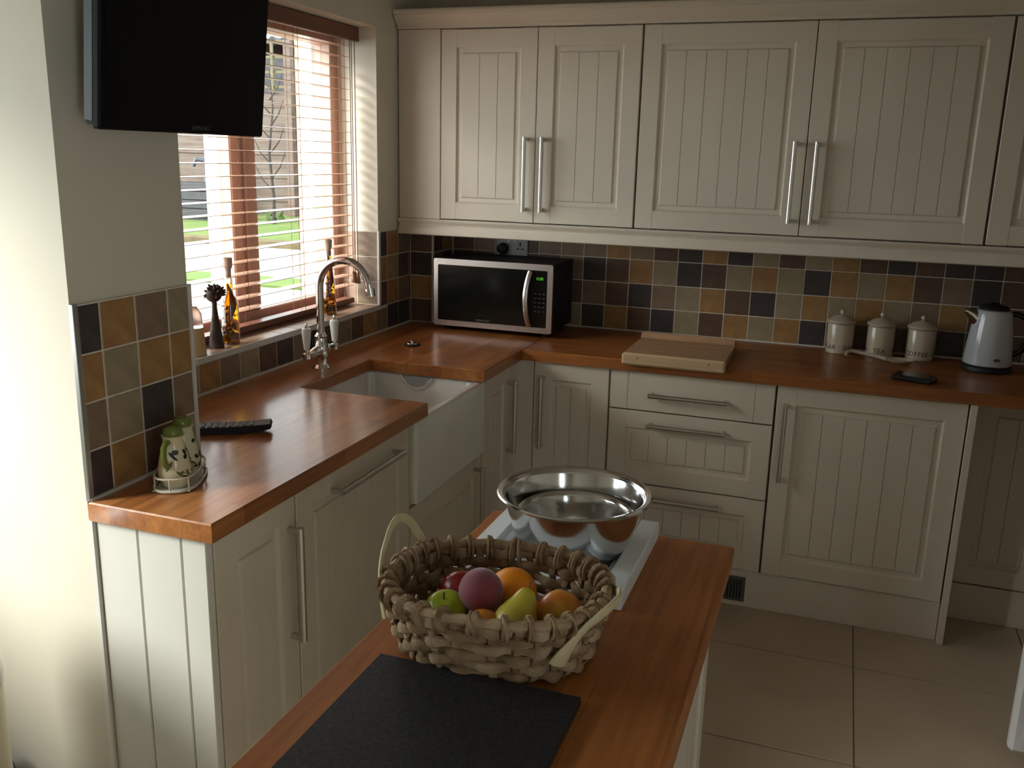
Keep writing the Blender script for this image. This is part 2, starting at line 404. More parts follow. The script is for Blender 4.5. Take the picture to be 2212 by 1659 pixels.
x_first = 0.8317    # grid line under the microwave's right side
ROWS = {  # colours read along the back wall from the microwave to the right
 3: 'TTOTBDODGBGOBDBDDBTOGB', 2: 'TDBOGDBGOGDOGOBTDBOTBG', 1: 'BTBDTGOBDGOGOGTOBBOTGB', 0: 'GDOBDGBOGODTBBBDDBTBGO'}
fill = random.Random(3)
k0 = -7
for r in range(4):
    for k in range(k0, 21):
        u0 = x_first + k * P; u1 = u0 + P
        if u0 < BX: u0 = BX + .002
        key = ROWS[r][k + 2] if 0 <= k + 2 < len(ROWS[r]) else fill.choice('BDTOG')
        if k < -2: key = fill.choice('BDTB')
        tile(wb_, Tb, u0 + G / 2, TZ + r * P, (u1 - u0) - G, P - G, key)
grout(wb_, Tb, BX, 2.98, W, W + 4 * P + .004)
obj('sealant', MB().box(BX, 3.0, -0.006, -0.0005, W, W + 0.006), 'tile_trim', wb_)
# pier
y_first = -2.3951
PK = {3: 'DOTG', 2: 'OGOO', 1: 'TGDT', 0: 'DOBG'}
edges = [PY0 + 0.012, y_first, y_first + P, y_first + 2 * P, PY1 - 0.006]
for r in range(4):
    for k in range(4):
        tile(wp, Tp, edges[k] + G / 2, TZ + r * P, edges[k + 1] - edges[k] - G, P - G, PK[r][k])
grout(wp, Tp, PY0 + .002, PY1 - .002, W, W + 4 * P + .004)
obj('tile_trim', MB().box(PX - E1, PX + .003, PY0 - .003, PY0 + .011, W, W + 4 * P + .006, .001), 'trim_metal', wp)
obj('tile_trim', MB().box(PX - E1, PX + .003, PY1 - .005, PY1 + .003, W, W + 4 * P + .006, .001), 'tile_trim', wp)
obj('sealant', MB().box(PX, PX + .006, PY0, PY1, W, W + .006), 'tile_trim', wp)
# under the window
yk = -1.5601
UK = 'TOGOTGBDTDBTBOTDD'
for i, k in enumerate(range(-4, 13)):
    y0 = yk + k * P; y1 = min(y0 + P, BY - .001)
    if y0 > BY - 0.02: continue
    tile(wl, Tl, y0 + G / 2, TZ, y1 - y0 - G, (P if k >= 11 else 0.0925) - G, UK[i])
tile(wl, Tl, yk + 13 * P + G / 2, TZ, BY - (yk + 13 * P) - G, P - G, 'B')
RK = {3: 'DOTB', 2: 'OGBB', 1: 'BOTD'}
for r in (1, 2, 3):
    es = [WY1 + .006, yk + 11 * P, yk + 12 * P, yk + 13 * P, BY - .001]
    for k in range(4):
        if es[k + 1] - es[k] > 0.008: tile(wl, Tl, es[k] + G / 2, TZ + r * P, es[k + 1] - es[k] - G, P - G, RK[r][k])
grout(wl, Tl, -1.97, BY, W, WZ0 + .004); grout(wl, Tl, WY1, BY, WZ0, W + 4 * P + .004)
obj('sealant', MB().box(0, .006, PY1, BY, W, W + .006), 'tile_trim', wl)
# reveal and its trim
for r in (1, 2, 3):
    z0 = TZ + r * P if r > 1 else 1.024
    z1 = TZ + (r + 1) * P
    tile(wl, Tr, -0.105 + G / 2, z0, 0.103 - G, z1 - z0 - G, 'TTP'[r - 1] if r < 3 else 'T')
    tile(wl, Tr, -0.18 + G / 2, z0, 0.075 - G, z1 - z0 - G, 'P')
grout(wl, Tr, -0.18, -0.002, 1.0, W + 4 * P + .004)
obj('tile_trim', MB().box(-.007, .003, WY1 - .012, WY1 + .004, 1.0245, W + 4 * P + .006, .001), 'tile_trim', wl)
# boxing
for r, key in enumerate('BODB'):
    tile(wx, Tx, .002, TZ + r * P, 0.100, P - G, key)
    tile(wx, Txs, BY + .004, TZ + r * P, 0.100, P - G, 'BTOB'[r]); tile(wx, Txs, BY + .004 + P, TZ + r * P, 0.098, P - G, 'TBDO'[r])
grout(wx, Tx, 0, BX - .002, W + .001, 1.33); grout(wx, Txs, BY + .002, -.001, W + .001, 1.33)
obj('tile_trim', MB().box(BX - .007, BX + .002, BY - .002, BY + .006, W + .001, 1.34, .001), 'tile_trim', wx)

# ------------------------------------------------------------------ kitchen window
w1 = thing('window_1', None, None, (-0.2, -1.22, WZ0), kind='structure')
m_ = MB()
FX0, FX1 = -0.25, -0.18
m_.box(FX0, FX1, WY1 - .055, WY1, WZ0, WZ1, .004); m_.box(FX0, FX1, WY0, WY0 + .055, WZ0, WZ1, .004)
m_.box(FX0, FX1, WY0 + .055, WY1 - .055, WZ1 - .07, WZ1, .004); m_.box(FX0, FX1, WY0 + .055, WY1 - .055, WZ0, 1.075, .004)
obj('window_frame', m_, 'frame_brown', w1)
m_ = MB(); m_.box(FX0 + .02, FX1, -1.215, -1.155, 1.075, WZ1 - .07, .005); m_.box(FX0 + .02, FX1 - .012, -1.155, -1.135, 1.075, WZ1 - .07, .003); m_.box(FX0 + .02, FX1, -1.135, -1.07, 1.075, WZ1 - .07, .005)
obj('mullion', m_, 'frame_brown', w1)
m_ = MB(); m_.box(-.290, FX0 + .0195, -1.21, -1.14, 1.075, WZ1 - .07, .004)
m_.box(-.290, FX0 - .0005, WY1 - .060, WY1 - .002, WZ0, WZ1, .01); m_.box(-.290, FX0 - .0005, WY0 + .002, WY0 + .06, WZ0, WZ1, .01)
m_.box(-.290, FX0 - .0005, WY0 + .06, WY1 - .06, WZ0, 1.055, .004)
obj('outer_frame', m_, 'frame_white', w1)
for y0, y1 in ((WY0 + .055, -1.215), (-1.07, WY1 - .055)):
    obj('pane', MB().box(-.222, -.218, y0, y1, 1.075, WZ1 - .07), 'pane_glass', w1)
sl = obj('window_sill', MB().box(-.178, -.0005, -1.95, WY1 - .0005, 1.0005, 1.016, 0), 'grout', w1)
y = WY1 - .004
while y > -1.93:
    tile(w1, Ts, -.108, y - .1 - .2 + .2, .1055, .1 - G, 'P').location = Vector(Ts(-.108 + .05, y - .05, 0)) - Vector(ORG[w1.name])
    tile(w1, Ts, -.177, y - .1, .066, .1 - G, 'P').location = Vector(Ts(-.177 + .033, y - .05, 0)) - Vector(ORG[w1.name])
    y -= .1
obj('sill_trim', MB().box(-.006, .003, -1.95, WY1 - .001, 1.003, 1.0235, .002), 'tile_trim', w1)

# venetian blind
BX0, BX1 = -0.148, -0.100
BYa, BYb = -1.90, -0.535
bl = thing('venetian_blind', 'brown wooden slatted venetian blind hanging in the kitchen window', 'blind', (-.12, -1.2, 1.03))
obj('valance', MB().box(-.094, -.082, BYa - .02, BYb + .045, 2.055, 2.108, .003), 'blind_dark', bl)
obj('headrail', MB().box(-.150, -.096, BYa, BYb + .03, 2.065, 2.105, .002), 'blind_wood', bl)
sm = None
zs = [2.036 - .0405 * i for i in range(24)]
prof = []
for i in range(7):
    t = -1 + 2 * i / 6; prof.append((-.124 + t * .024, .0014 * (1 - t * t)))
poly = [(p, q + .0008) for p, q in prof] + [(p, q - .0008) for p, q in reversed(prof)]
m_ = MB().prism(poly, BYa, BYb, lambda p, q, a: (p + .12, a + 1.2, q))
sm = mesh_from('slat', m_, smooth=50); sm.materials.append(MATS['blind_slat'])
for z in zs:
    o = bpy.data.objects.new('slat', sm); COL.objects.link(o); o.parent = bl; o.location = (0, 0, z - 1.03); o.rotation_euler = (0, R(2.0), 0)
obj('bottom_rail', MB().box(-.150, -.098, BYa, BYb, 1.030, 1.052, .004), 'blind_dark', bl)
for yy in (-.585, -.91, -1.26, -1.62, -1.86):
    for dx in (-.149, -.0985):
        obj('ladder_cord', MB().cyl((dx, yy, 1.05), (dx, yy, 2.07), .0009, 6), 'cord_red', bl)
    obj('lift_cord', MB().cyl((-.124, yy + .012, 1.05), (-.124, yy + .012, 2.07), .0009, 6), 'cord_red', bl)
def tassel(x, y, ztop, zb, h=.045, r=.011, big=False):
    c_ = obj('pull_cord', MB().cyl((x, y, zb + h), (x, y, ztop), .0017, 6), 'cord_red', bl)
    obj('cord_tassel', MB().lathe([(.003, h), (.006, h - .002), (.0065, h - .015), (r, .006), (r, .001), (r - .002, 0)] if not big else [(r * .8, h), (r, h - .003), (r, .003), (r * .9, 0)], 12, (x, y, zb)), 'blind_wood', bl)
tassel(-.078, -.565, 2.06, 1.117); tassel(-.076, -.545, 2.06, 1.112); tassel(-.080, -.575, 2.06, 1.12)
tassel(-.078, -1.655, 2.06, 1.19); tassel(-.070, -1.672, 2.06, 1.195, h=.075, r=.012, big=True); tassel(-.082, -1.69, 2.06, 1.24)

# ------------------------------------------------------------------ worktop
def poly_slab(poly, z0, z1, ch=.003):
    """extruded outline with a chamfered upper edge"""
    n = len(poly); m_ = MB()
    def inset(d):
        out = []
        for i in range(n):
            a, b, c = Vector(poly[i - 1]), Vector(poly[i]), Vector(poly[(i + 1) % n])
            e1 = (b - a).normalized(); e2 = (c - b).normalized()
            n1 = Vector((-e1.y, e1.x)); n2 = Vector((-e2.y, e2.x))
            k = 1 + n1.dot(n2); v = (n1 + n2) / k * d if k > .01 else n1 * d
            out.append((b.x + v.x, b.y + v.y))
        return out
    top = inset(ch)
    vs = [(x, y, z0) for x, y in poly] + [(x, y, z1 - ch) for x, y in poly] + [(x, y, z1) for x, y in top]
    fs = [tuple(range(n)), tuple(range(2 * n, 3 * n))]
    for L in (0, 1):
        for i in range(n):
            j = (i + 1) % n; fs.append((L * n + i, L * n + j, L * n + n + j, L * n + n + i))
    return m_.add(vs, fs)
wt = thing('worktop', 'glossy orange-brown stave wood worktop running round the corner', 'worktop', (0, 0, WB))
polyL = [(PX + .001, -2.474), (.658, -2.474), (.658, -1.452), (.215, -1.452), (.215, -.990), (.658, -.990), (.658, -.0005), (0.0005, -.0005), (0.0005, PY1 + .001), (PX + .001, PY1 + .001)]
obj('worktop_board', poly_slab(polyL, WB, W), 'worktop_y', wt)
obj('worktop_board', poly_slab([(.6585, -.588), (3.19, -.588), (3.19, -.0005), (.6585, -.0005)], WB, W), 'worktop_x', wt)

# ------------------------------------------------------------------ cabinet parts
def door_mb(T, u0, u1, v0, v1, m=.066, c=.007):
    """frame with a stepped edge, a channel, and a boarded inner panel"""
    b = MB(); t = .020; pf = .0105; ch = .014
    b.box(u0 + .001, u1 - .001, v0 + .001, v1 - .001, 0, pf, 0, T)
    st = lambda a, s: [(a, 0), (a, t - .002), (a + s * .002, t), (a + s * m, t), (a + s * (m + c), pf), (a + s * (m + c), 0)]
    b.prism(st(u0, 1), v0, v1, lambda p, q, a: T(p, a, q)); b.prism(st(u1, -1), v0, v1, lambda p, q, a: T(p, a, q))
    rl = lambda a, s: [(a, 0), (a, t - .0026), (a + s * .002, t - .0007), (a + s * m, t - .0007), (a + s * (m + c), pf), (a + s * (m + c), 0)]
    for a, s in ((v0, 1), (v1, -1)):
        b.prism(rl(a, s), u0 + m - .001, u1 - m + .001, lambda p, q, aa: T(aa, p, q))
    iw0, iw1 = u0 + m + c + ch, u1 - m - c - ch
    jw0, jw1 = v0 + m + c + ch, v1 - m - c - ch
    n = max(1, round((iw1 - iw0) / .076)); w = (iw1 - iw0) / n; pt = .0165
    for i in range(n):
        e0 = .005 if i == 0 else .0013; e1 = .005 if i == n - 1 else .0013
        a0, a1 = iw0 + i * w, iw0 + (i + 1) * w
        g0 = .0 if i == 0 else .0004; g1 = 0 if i == n - 1 else .0004
        z0 = pf - .001 if i == 0 else pt - .0018; z1 = pf - .001 if i == n - 1 else pt - .0018
        prof = [(a0 + g0, pf - .002), (a0 + g0, z0), (a0 + e0, pt), (a1 - e1, pt), (a1 - g1, z1), (a1 - g1, pf - .002)]
        b.prism(prof, jw0 + .004, jw1 - .004, lambda p, q, aa: T(p, aa, q))
    for a, s in ((jw0, 1), (jw1, -1)):
        b.prism([(a, pf - .001), (a + s * .005, pt), (a + s * .0055, pt), (a + s * .0055, pf - .001)], iw0 + .002, iw1 - .002, lambda p, q, aa: T(aa, p, q))
    return b
def slab_mb(T, u0, u1, v0, v1, m=.068):
    b = MB(); t = .020
    for a0, a1 in ((u0, u0 + m - .0004), (u0 + m + .0004, u1 - m - .0004), (u1 - m + .0004, u1)):
        b.box(a0, a1, v0, v1, .006, t, .0015, T)
    b.box(u0 + .002, u1 - .002, v0 + .002, v1 - .002, 0, .010, 0, T)
    return b
def handle_mb(T, u, v, L=.29, vert=True, n0=.020):
    b = MB(); r = .0085; n1 = n0 + .032
    def pt(a, nn): return T(u, v + a, nn) if vert else T(u + a, v, nn)
    b.tube([pt(-L / 2, n1), pt(L / 2, n1)], r, 14)
    for a in (-L / 2 + .009, L / 2 - .009): b.tube([pt(a, n0 - .001), pt(a, n1)], .0078, 12)
    return b
class Cab:
    def __init__(s, name, label, T, u0, u1, v0, v1, depth, group=None):
        s.T = T; loc = T((u0 + u1) / 2, v0, 0)
        s.t = thing(name, label, 'cabinet', loc, group)
        obj('body', MB().box(u0 + .0005, u1 - .0005, v0, v1, -depth, -.001, 0, T), 'cream', s.t)
        obj('shadow_gap', MB().box(u0 + .0015, u1 - .0015, v0 + .001, v1 - .001, -.001, -.0002, 0, T), 'gap_shade', s.t)  # dark sheet over the cream carcass, paints the shade in the door gaps
    def door(s, u0, u1, v0, v1, hu=None, hv=None, vert=True, L=.29):
        d = obj('door', door_mb(s.T, u0, u1, v0, v1), 'cream', s.t, smooth=0)
        if hu is not None: tag(obj('handle', handle_mb(s.T, hu, hv, L, vert), 'steel', d), 'brushed steel bar handle')
        return d
    def drawer(s, u0, u1, v0, v1, hu, hv, plain=False, L=.29):
        d = obj('drawer', (slab_mb if plain else door_mb)(s.T, u0, u1, v0, v1), 'cream', s.t, smooth=0)
        tag(obj('handle', handle_mb(s.T, hu, hv, L, False), 'steel', d), 'brushed steel bar handle')
FY = -.548; FXL = .612
TBk = lambda u, v, n: (u, FY - n, v)          # base run along the back wall (door face at FY-.02)
TLf = lambda u, v, n: (FXL + n, u, v)         # base run under the window
UY = -.297
TWl = lambda u, v, n: (u, UY - n, v)          # wall units
KZ = .135
# left run
c_ = Cab('base_cabinet', 'narrow cream base cabinet at the near worktop end, tall bar handle', TLf, -2.440, -2.136, KZ, WB - .002, .25)
c_.door(-2.437, -2.139, .140, .864, -2.168, .640)
c_ = Cab('dishwasher_cabinet', 'cream door front with horizontal bar handle under the window worktop', TLf, -2.108, -1.525, KZ, WB - .002, .55)
c_.door(-2.133, -1.528, .140, .864, -1.80, .806, False, .36)
c_ = Cab('sink_cabinet', 'low cream cabinet under the white butler sink', TLf, -1.522, -.937, KZ, .597, .55)
c_.door(-1.519, -.940, .140, .590, -1.003, .415, True, .29)
c_ = Cab('corner_cabinet', 'cream corner cabinet between sink and drawers with two upright handles', TLf, -.934, -.63, KZ, WB - .002, .55)
c_.door(-.931, -.640, .140, .864, -.672, .66)
d = obj('door', door_mb(TBk, .705, 1.002, .140, .864), 'cream', c_.t, smooth=0); tag(obj('handle', handle_mb(TBk, .742, .668), 'steel', d), 'brushed steel bar handle')
obj('corner_post', MB().box(.560, .6315, -.636, -.5675, KZ, WB - .002).box(.6315, .702, -.5675, -.53, KZ, WB - .002), 'cream', c_.t)
obj('side_body', MB().box(.70, 1.004, -.545, -.02, KZ, WB - .002), 'cream', c_.t)
obj('stile_filler', MB().box(.40, .6315, -1.5235, -1.5165, .6, WB - .002), 'cream', c_.t)
# back run
c_ = Cab('drawer_cabinet', 'cream three-drawer base unit below the wooden chopping board', TBk, 1.006, 1.614, KZ, WB - .002, .52)
c_.drawer(1.009, 1.611, .717, .864, 1.305, .783, True); c_.drawer(1.009, 1.611, .427, .712, 1.305, .666); c_.drawer(1.009, 1.611, .140, .422, 1.305, .376)
c_ = Cab('base_cabinet', 'wide cream single-door base cabinet below the three storage jars', TBk, 1.616, 2.239, KZ, WB - .002, .52)
c_.door(1.619, 2.236, .140, .864, 1.652, .66)
tag(obj('end_panel', MB().box(2.241, 2.262, -.586, -.004, FL + .0005, WB - .001, .001), 'cream', base=(2.25, -.3, FL)), 'thin cream upright panel beside the widest base door', 'panel')
TRc = lambda u, v, n: (u, -.325 - n, v)
c_ = Cab('base_cabinet', 'shaded cream base cabinet set back below the kettle', TRc, 2.275, 2.890, .128, WB - .002, .30)
c_.door(2.278, 2.887, .133, .864)
# plinths
pl = thing('plinth', 'cream kick board under the drawers with a dark vent', 'plinth', (1.4, -.54, FL))
obj('board', MB().box(.60, 2.239, -.555, -.537, FL + .0005, KZ - .001, .001), 'cream', pl)
vg = obj('vent_grille', MB().box(1.33, 1.567, -.561, -.5555, .006, .106, .001), 'vent_grey', pl)
for i in range(19):
    x = 1.337 + i * .0117; obj('vent_slot', MB().box(x, x + .0062, -.5625, -.5612, .018, .094), 'black_dull', vg)
tag(obj('plinth', MB().box(2.264, 3.19, -.345, -.327, FL + .0005, .127, .001), 'cream', base=(2.7, -.33, FL)), 'shaded cream kick board set back beyond the upright panel', 'plinth')
tag(obj('plinth', MB().box(.575, .592, -2.44, -.556, FL + .0005, KZ - .001, .001), 'cream', base=(.58, -1.5, FL)), 'cream kick board under the sink run', 'plinth')
# tongue and groove end panel, faces the camera
ep = thing('boarded_end_panel', 'bright cream tongue-and-groove panel closing the near cabinet end', 'panel', (.49, -2.45, FL))
xe = [PX - .012, PX + .006, .461, .571, .633]
for i in range(4):
    obj('board', MB().box(xe[i] + .0012, xe[i + 1] - .0012, -2.462 if i else -2.469, -2.4425, FL + .0005, WB - .001, .0022), 'cream_panel', ep)
obj('backing', MB().box(PX + .002, .630, -2.446, -2.441, FL + .0005, WB - .001), 'cream_panel', ep)

# wall units
c_ = Cab('wall_cabinet', 'cream two-door wall cabinet with handles above the microwave', TWl, .188, 1.008, 1.372, 2.122, .29)
c_.door(.191, .597, 1.376, 2.118, .562, 1.565); c_.door(.600, 1.005, 1.376, 2.118, .634, 1.565)
c_ = Cab('wall_cabinet', 'broad cream two-door wall cabinet above board and storage jars', TWl, 1.010, 2.242, 1.372, 2.122, .29)
c_.door(1.013, 1.6245, 1.376, 2.118, 1.586, 1.565); c_.door(1.6275, 2.239, 1.376, 2.118, 1.662, 1.565)
c_ = Cab('wall_cabinet', 'cream wall cabinet cut off by the right edge, above the kettle', TWl, 2.244, 2.856, 1.372, 2.122, .29)
c_.door(2.247, 2.853, 1.376, 2.118, 2.82, 1.565)
tag(obj('filler_panel', MB().box(.0005, .187, UY - .020, UY - .002, 1.372, 2.121, .001), 'cream', base=(.09, UY, 1.372)), 'plain cream filler strip between window wall and wall cabinet', 'panel')
def moulding(name, label, pts, x0, x1):
    o = obj(name, MB().prism(pts, x0, x1, lambda p, q, a: (a, p, q)), 'cream', base=(x0, pts[0][0], pts[0][1]), smooth=50); return tag(o, label, 'moulding')
moulding('cornice', 'moulded cream cornice along the wall cabinet tops', [(-.30, 2.1225), (-.322, 2.1225), (-.322, 2.134), (-.330, 2.138), (-.340, 2.146), (-.352, 2.160), (-.358, 2.166), (-.358, 2.172), (-.366, 2.176), (-.368, 2.186), (-.364, 2.192), (-.30, 2.192)], .0005, 3.19)
moulding('pelmet', 'moulded cream pelmet along the wall cabinet bottoms', [(-.285, 1.3715), (-.330, 1.3715), (-.334, 1.366), (-.330, 1.356), (-.322, 1.351), (-.320, 1.344), (-.326, 1.337), (-.330, 1.326), (-.330, 1.308), (-.325, 1.304), (-.308, 1.304), (-.308, 1.34), (-.285, 1.34)], .0005, 3.19)

# ------------------------------------------------------------------ butler sink
sk = thing('butler_sink', 'deep white ceramic butler sink set below the worktop cut-out', 'sink', (.41, -1.22, .6))
SX0, SX1, SY0, SY1, SZ0, SZ1 = .17, .648, -1.512, -.942, .600, .8655
def rrect(x0, x1, y0, y1, r, z, n=6):
    out = []
    for cx, cy, a0 in ((x1 - r, y1 - r, 0), (x0 + r, y1 - r, 90), (x0 + r, y0 + r, 180), (x1 - r, y0 + r, 270)):
        for i in range(n + 1):
            a = R(a0 + 90 * i / n); out.append((cx + r * cos(a), cy + r * sin(a), z))
    return out
def loops(m_, L, cap0=True, cap1=True):
    n = len(L[0]); vs = [p for l in L for p in l]; fs = []
    for i in range(len(L) - 1):
        for k in range(n): fs.append((i * n + k, i * n + (k + 1) % n, (i + 1) * n + (k + 1) % n, (i + 1) * n + k))
    if cap0: fs.append(tuple(range(n)))
    if cap1: fs.append(tuple(range((len(L) - 1) * n, len(L) * n)))
    return m_.add(vs, fs)
L = [rrect(SX0, SX1, SY0, SY1, .012, SZ0 + .004), rrect(SX0, SX1, SY0, SY1, .012, SZ1 - .008), rrect(SX0 + .004, SX1 - .004, SY0 + .004, SY1 - .004, .012, SZ1 - .001), rrect(SX0 + .010, SX1 - .010, SY0 + .010, SY1 - .010, .012, SZ1)]
t_ = .034
L += [rrect(SX0 + t_ - .006, SX1 - t_ + .006, SY0 + t_ - .006, SY1 - t_ + .006, .03, SZ1), rrect(SX0 + t_, SX1 - t_, SY0 + t_, SY1 - t_, .03, SZ1 - .006),
      rrect(SX0 + t_ + .006, SX1 - t_ - .006, SY0 + t_ + .006, SY1 - t_ - .006, .03, SZ0 + .06), rrect(SX0 + t_ + .03, SX1 - t_ - .03, SY0 + t_ + .03, SY1 - t_ - .03, .03, SZ0 + .035)]
obj('basin', loops(MB(), L), 'white_ceramic', sk, smooth=50)
ux, uy, uz = .395, SY1 - t_, SZ1 - .004   # overflow weir on the far side
pts = [(ux - .062, uy - .004, uz), (ux - .056, uy - .004, uz - .012)] + [(ux + .048 * cos(R(a)), uy - .004, uz - .010 + .034 * sin(R(a))) for a in range(190, 351, 16)] + [(ux + .056, uy - .004, uz - .012), (ux + .062, uy - .004, uz)]
obj('overflow_lip', MB().tube(pts, .006, 8), 'white_ceramic', sk)
m_ = MB().prism([(ux - .05, uz)] + [(ux + .046 * cos(R(a)), uz - .010 + .031 * sin(R(a))) for a in range(184, 357, 12)] + [(ux + .05, uz)], uy - .006, uy - .0015, lambda p, q, a: (p, a, q))
tag(obj('overflow_slot', m_, 'socket_white', sk), 'grey overflow recess')
obj('drain', MB().lathe([(.0, SZ0 + .0352), (.036, SZ0 + .0352), (.040, SZ0 + .0375), (.036, SZ0 + .039), (.0001, SZ0 + .0385)], 24, (.41, -1.22, 0)), 'chrome', sk)

# ------------------------------------------------------------------ tap
tx, ty = .135, -1.19
tp = thing('mixer_tap', 'chrome swan-neck mixer tap with two white ceramic levers', 'tap', (tx, ty, W))
obj('tap_base', MB().lathe([(.032, 0), (.032, .005), (.027, .011), (.023, .016), (.022, .040), (.025, .046), (.025, .082), (.020, .090), (.0185, .108), (.0215, .113), (.016, .121), (.0145, .124)], 24, (tx, ty, W)), 'chrome', tp)
path = [(tx, ty, W + .115), (tx, ty, W + .17), (tx, ty, W + .225)]
rc = .0945; zc = W + .282
path += [(tx, ty, W + .255)] + [(tx + rc - rc * cos(R(a)), ty, zc + rc * sin(R(a))) for a in range(0, 171, 10)]
e_ = path[-1]; path += [(e_[0] + .004, ty, e_[2] - .018)]
obj('spout', MB().tube(path, .0132, 18), 'chrome', tp)
e_ = path[-1]; obj('spout_nozzle', MB().cyl((e_[0] - .001, ty, e_[2] + .008), (e_[0] + .003, ty, e_[2] - .018), .0155, 18), 'chrome', tp)
for s in (-1, 1):
    zb = W + .062
    a_ = obj('tap_arm', MB().tube([(tx, ty + s * .015, zb), (tx, ty + s * .030, zb), (tx, ty + s * .045, zb), (tx, ty + s * .06, zb), (tx, ty + s * .078, zb), (tx, ty + s * .098, zb)], [.018, .020, .0165, .013, .010, .010], 16), 'chrome', tp)
    obj('arm_collar', MB().lathe([(.011, -.013), (.014, -.011), (.014, .006), (.010, .010), (.009, .020)], 16, (tx, ty + s * .090, zb)), 'chrome', a_)
    lv = obj('lever', MB().lathe([(.009, .018), (.010, .022), (.0108, .030), (.0152, .072), (.0165, .082), (.015, .090), (.008, .094)], 18, (tx, ty + s * .090, zb)), 'white_ceramic', tp)
    tag(lv, 'white ceramic lever')
    obj('finial', MB().lathe([(.006, .093), (.006, .097), (.004, .099), (.0048, .104), (.0025, .109), (.0001, .110)], 14, (tx, ty + s * .090, zb)), 'chrome', lv)
# plug
pg = thing('sink_plug', 'small chrome and black sink plug lying on the worktop corner', 'plug', (.245, -.70, W))
obj('plug_disc', MB().lathe([(.0001, .0005), (.030, .0005), (.032, .003), (.031, .006), (.022, .008), (.0001, .0085)], 24, (.245, -.70, W)), 'black_dull', pg)
obj('plug_plate', MB().lathe([(.0225, .0075), (.020, .0105), (.006, .0115), (.005, .016), (.007, .020), (.0001, .021)], 24, (.245, -.70, W)), 'chrome', pg)

# ------------------------------------------------------------------ microwave
mx0, mx1, my0, my1, mz0, mz1 = .176, .700, -.350, -.045, .932, 1.214
mw = thing('microwave', 'black microwave oven with steel-framed front and curved handle', 'microwave', (.438, -.2, W))
obj('case', MB().box(mx0 + .004, mx1 - .003, my0 + .012, my1, mz0 + .003, mz1 - .002, .004), 'black_dull', mw)
Tm = lambda u, v, n: (u, my0 + .012 - n, v)
fr = MB(); b_ = .022
def frame_ring(m_, o, i, n0, n1, ro=.008, ri=.005):
    A = [(x, z) for x, z, _ in rrect(o[0], o[1], o[2], o[3], ro, 0, 4)]; B = [(x, z) for x, z, _ in rrect(i[0], i[1], i[2], i[3], ri, 0, 4)]
    n = len(A); vs = [Tm(x, z, nn) for nn in (n0, n1) for x, z in A] + [Tm(x, z, nn) for nn in (n0, n1) for x, z in B]; fs = []
    for k in range(n):
        j = (k + 1) % n
        fs += [(k, j, n + j, n + k), (2 * n + k, 2 * n + j, 3 * n + j, 3 * n + k), (n + k, n + j, 3 * n + j, 3 * n + k), (k, j, 2 * n + j, 2 * n + k)]
    m_.add(vs, fs)
frame_ring(fr, (mx0, mx1, mz0, mz1), (mx0 + .019, mx1 - .023, mz0 + .023, mz1 - .025), 0, .012)
obj('front_frame', fr, 'mw_steel', mw)
dr = obj('door', MB().box(mx0 + .0185, .600, mz0 + .0225, mz1 - .0245, .002, .0095, .001, Tm), 'black_gloss', mw)
ctl = obj('control_panel', MB().box(.6015, mx1 - .0225, mz0 + .0225, mz1 - .0245, .002, .0095, .001, Tm), 'black_gloss', mw)
hp = []
for i in range(13):
    t = -1 + i / 6; hp.append(Tm(.600 - .010 * (1 - t * t) + .004, 1.071 + t * .113, .014 + .030 * (1 - t * t)))
obj('handle', MB().tube(hp, .0105, 12, flat=.55, flatdir=(0, 1, 0)), 'mw_steel', dr)
obj('brand_mark', text_mb('KENWOOD', .0115, lambda x, y, z: Tm(.398 + x, .9605 + y, .0096 + z)), 'logo_grey', dr)
obj('clock_digits', text_mb('0:00', .017, lambda x, y, z: Tm(.645 + x, 1.150 + y, .0097 + z)), 'led_green', ctl)
for j in range(5):
    for i in range(3): obj('button_mark', MB().box(.622 + i * .018, .632 + i * .018, 1.02 + j * .018, 1.023 + j * .018, .0094, .0098, 0, Tm), 'vent_grey', ctl)
for x in (mx0 + .04, mx1 - .04):
    for y in (my0 + .05, my1 - .04): obj('foot', MB().lathe([(.014, 0), (.016, mz0 + .004 - W)], 14, (x, y, W)), 'black_dull', mw)

# socket on the tiles behind it
so = thing('wall_socket', 'white double wall socket on the tiles above the microwave', 'socket', (.40, 0, 1.24))
obj('face_plate', MB().box(.328, .474, -.0095, -.0005, 1.196, 1.282, .002), 'socket_white', so)
for x in (.385, .417): obj('rocker', MB().box(x - .006, x + .006, -.0125, -.0095, 1.262, 1.276, .001), 'plastic_white', so)
for dx, dz, w_, h_ in ((0, .018, .003, .008), (-.011, -.002, .006, .003), (.011, -.002, .006, .003)):
    obj('socket_hole', MB().box(.440 + dx - w_, .440 + dx + w_, -.0102, -.0094, 1.238 + dz - h_, 1.238 + dz + h_), 'black_dull', so)
pgk = MB().lathe([(.024, 0), (.026, .006), (.024, .022), (.014, .030), (.0001, .031)], 20, (0, 0, 0), lambda x, y, z: (.362 + x, -.010 - z, 1.236 + y))
tag(obj('power_plug', pgk.tube([(.362, -.036, 1.230), (.362, -.040, 1.215), (.364, -.032, 1.17), (.37, -.03, 1.10)], .004, 8), 'black_dull', base=(.362, -.01, 1.236)), 'black round power plug in the socket above the microwave', 'plug')

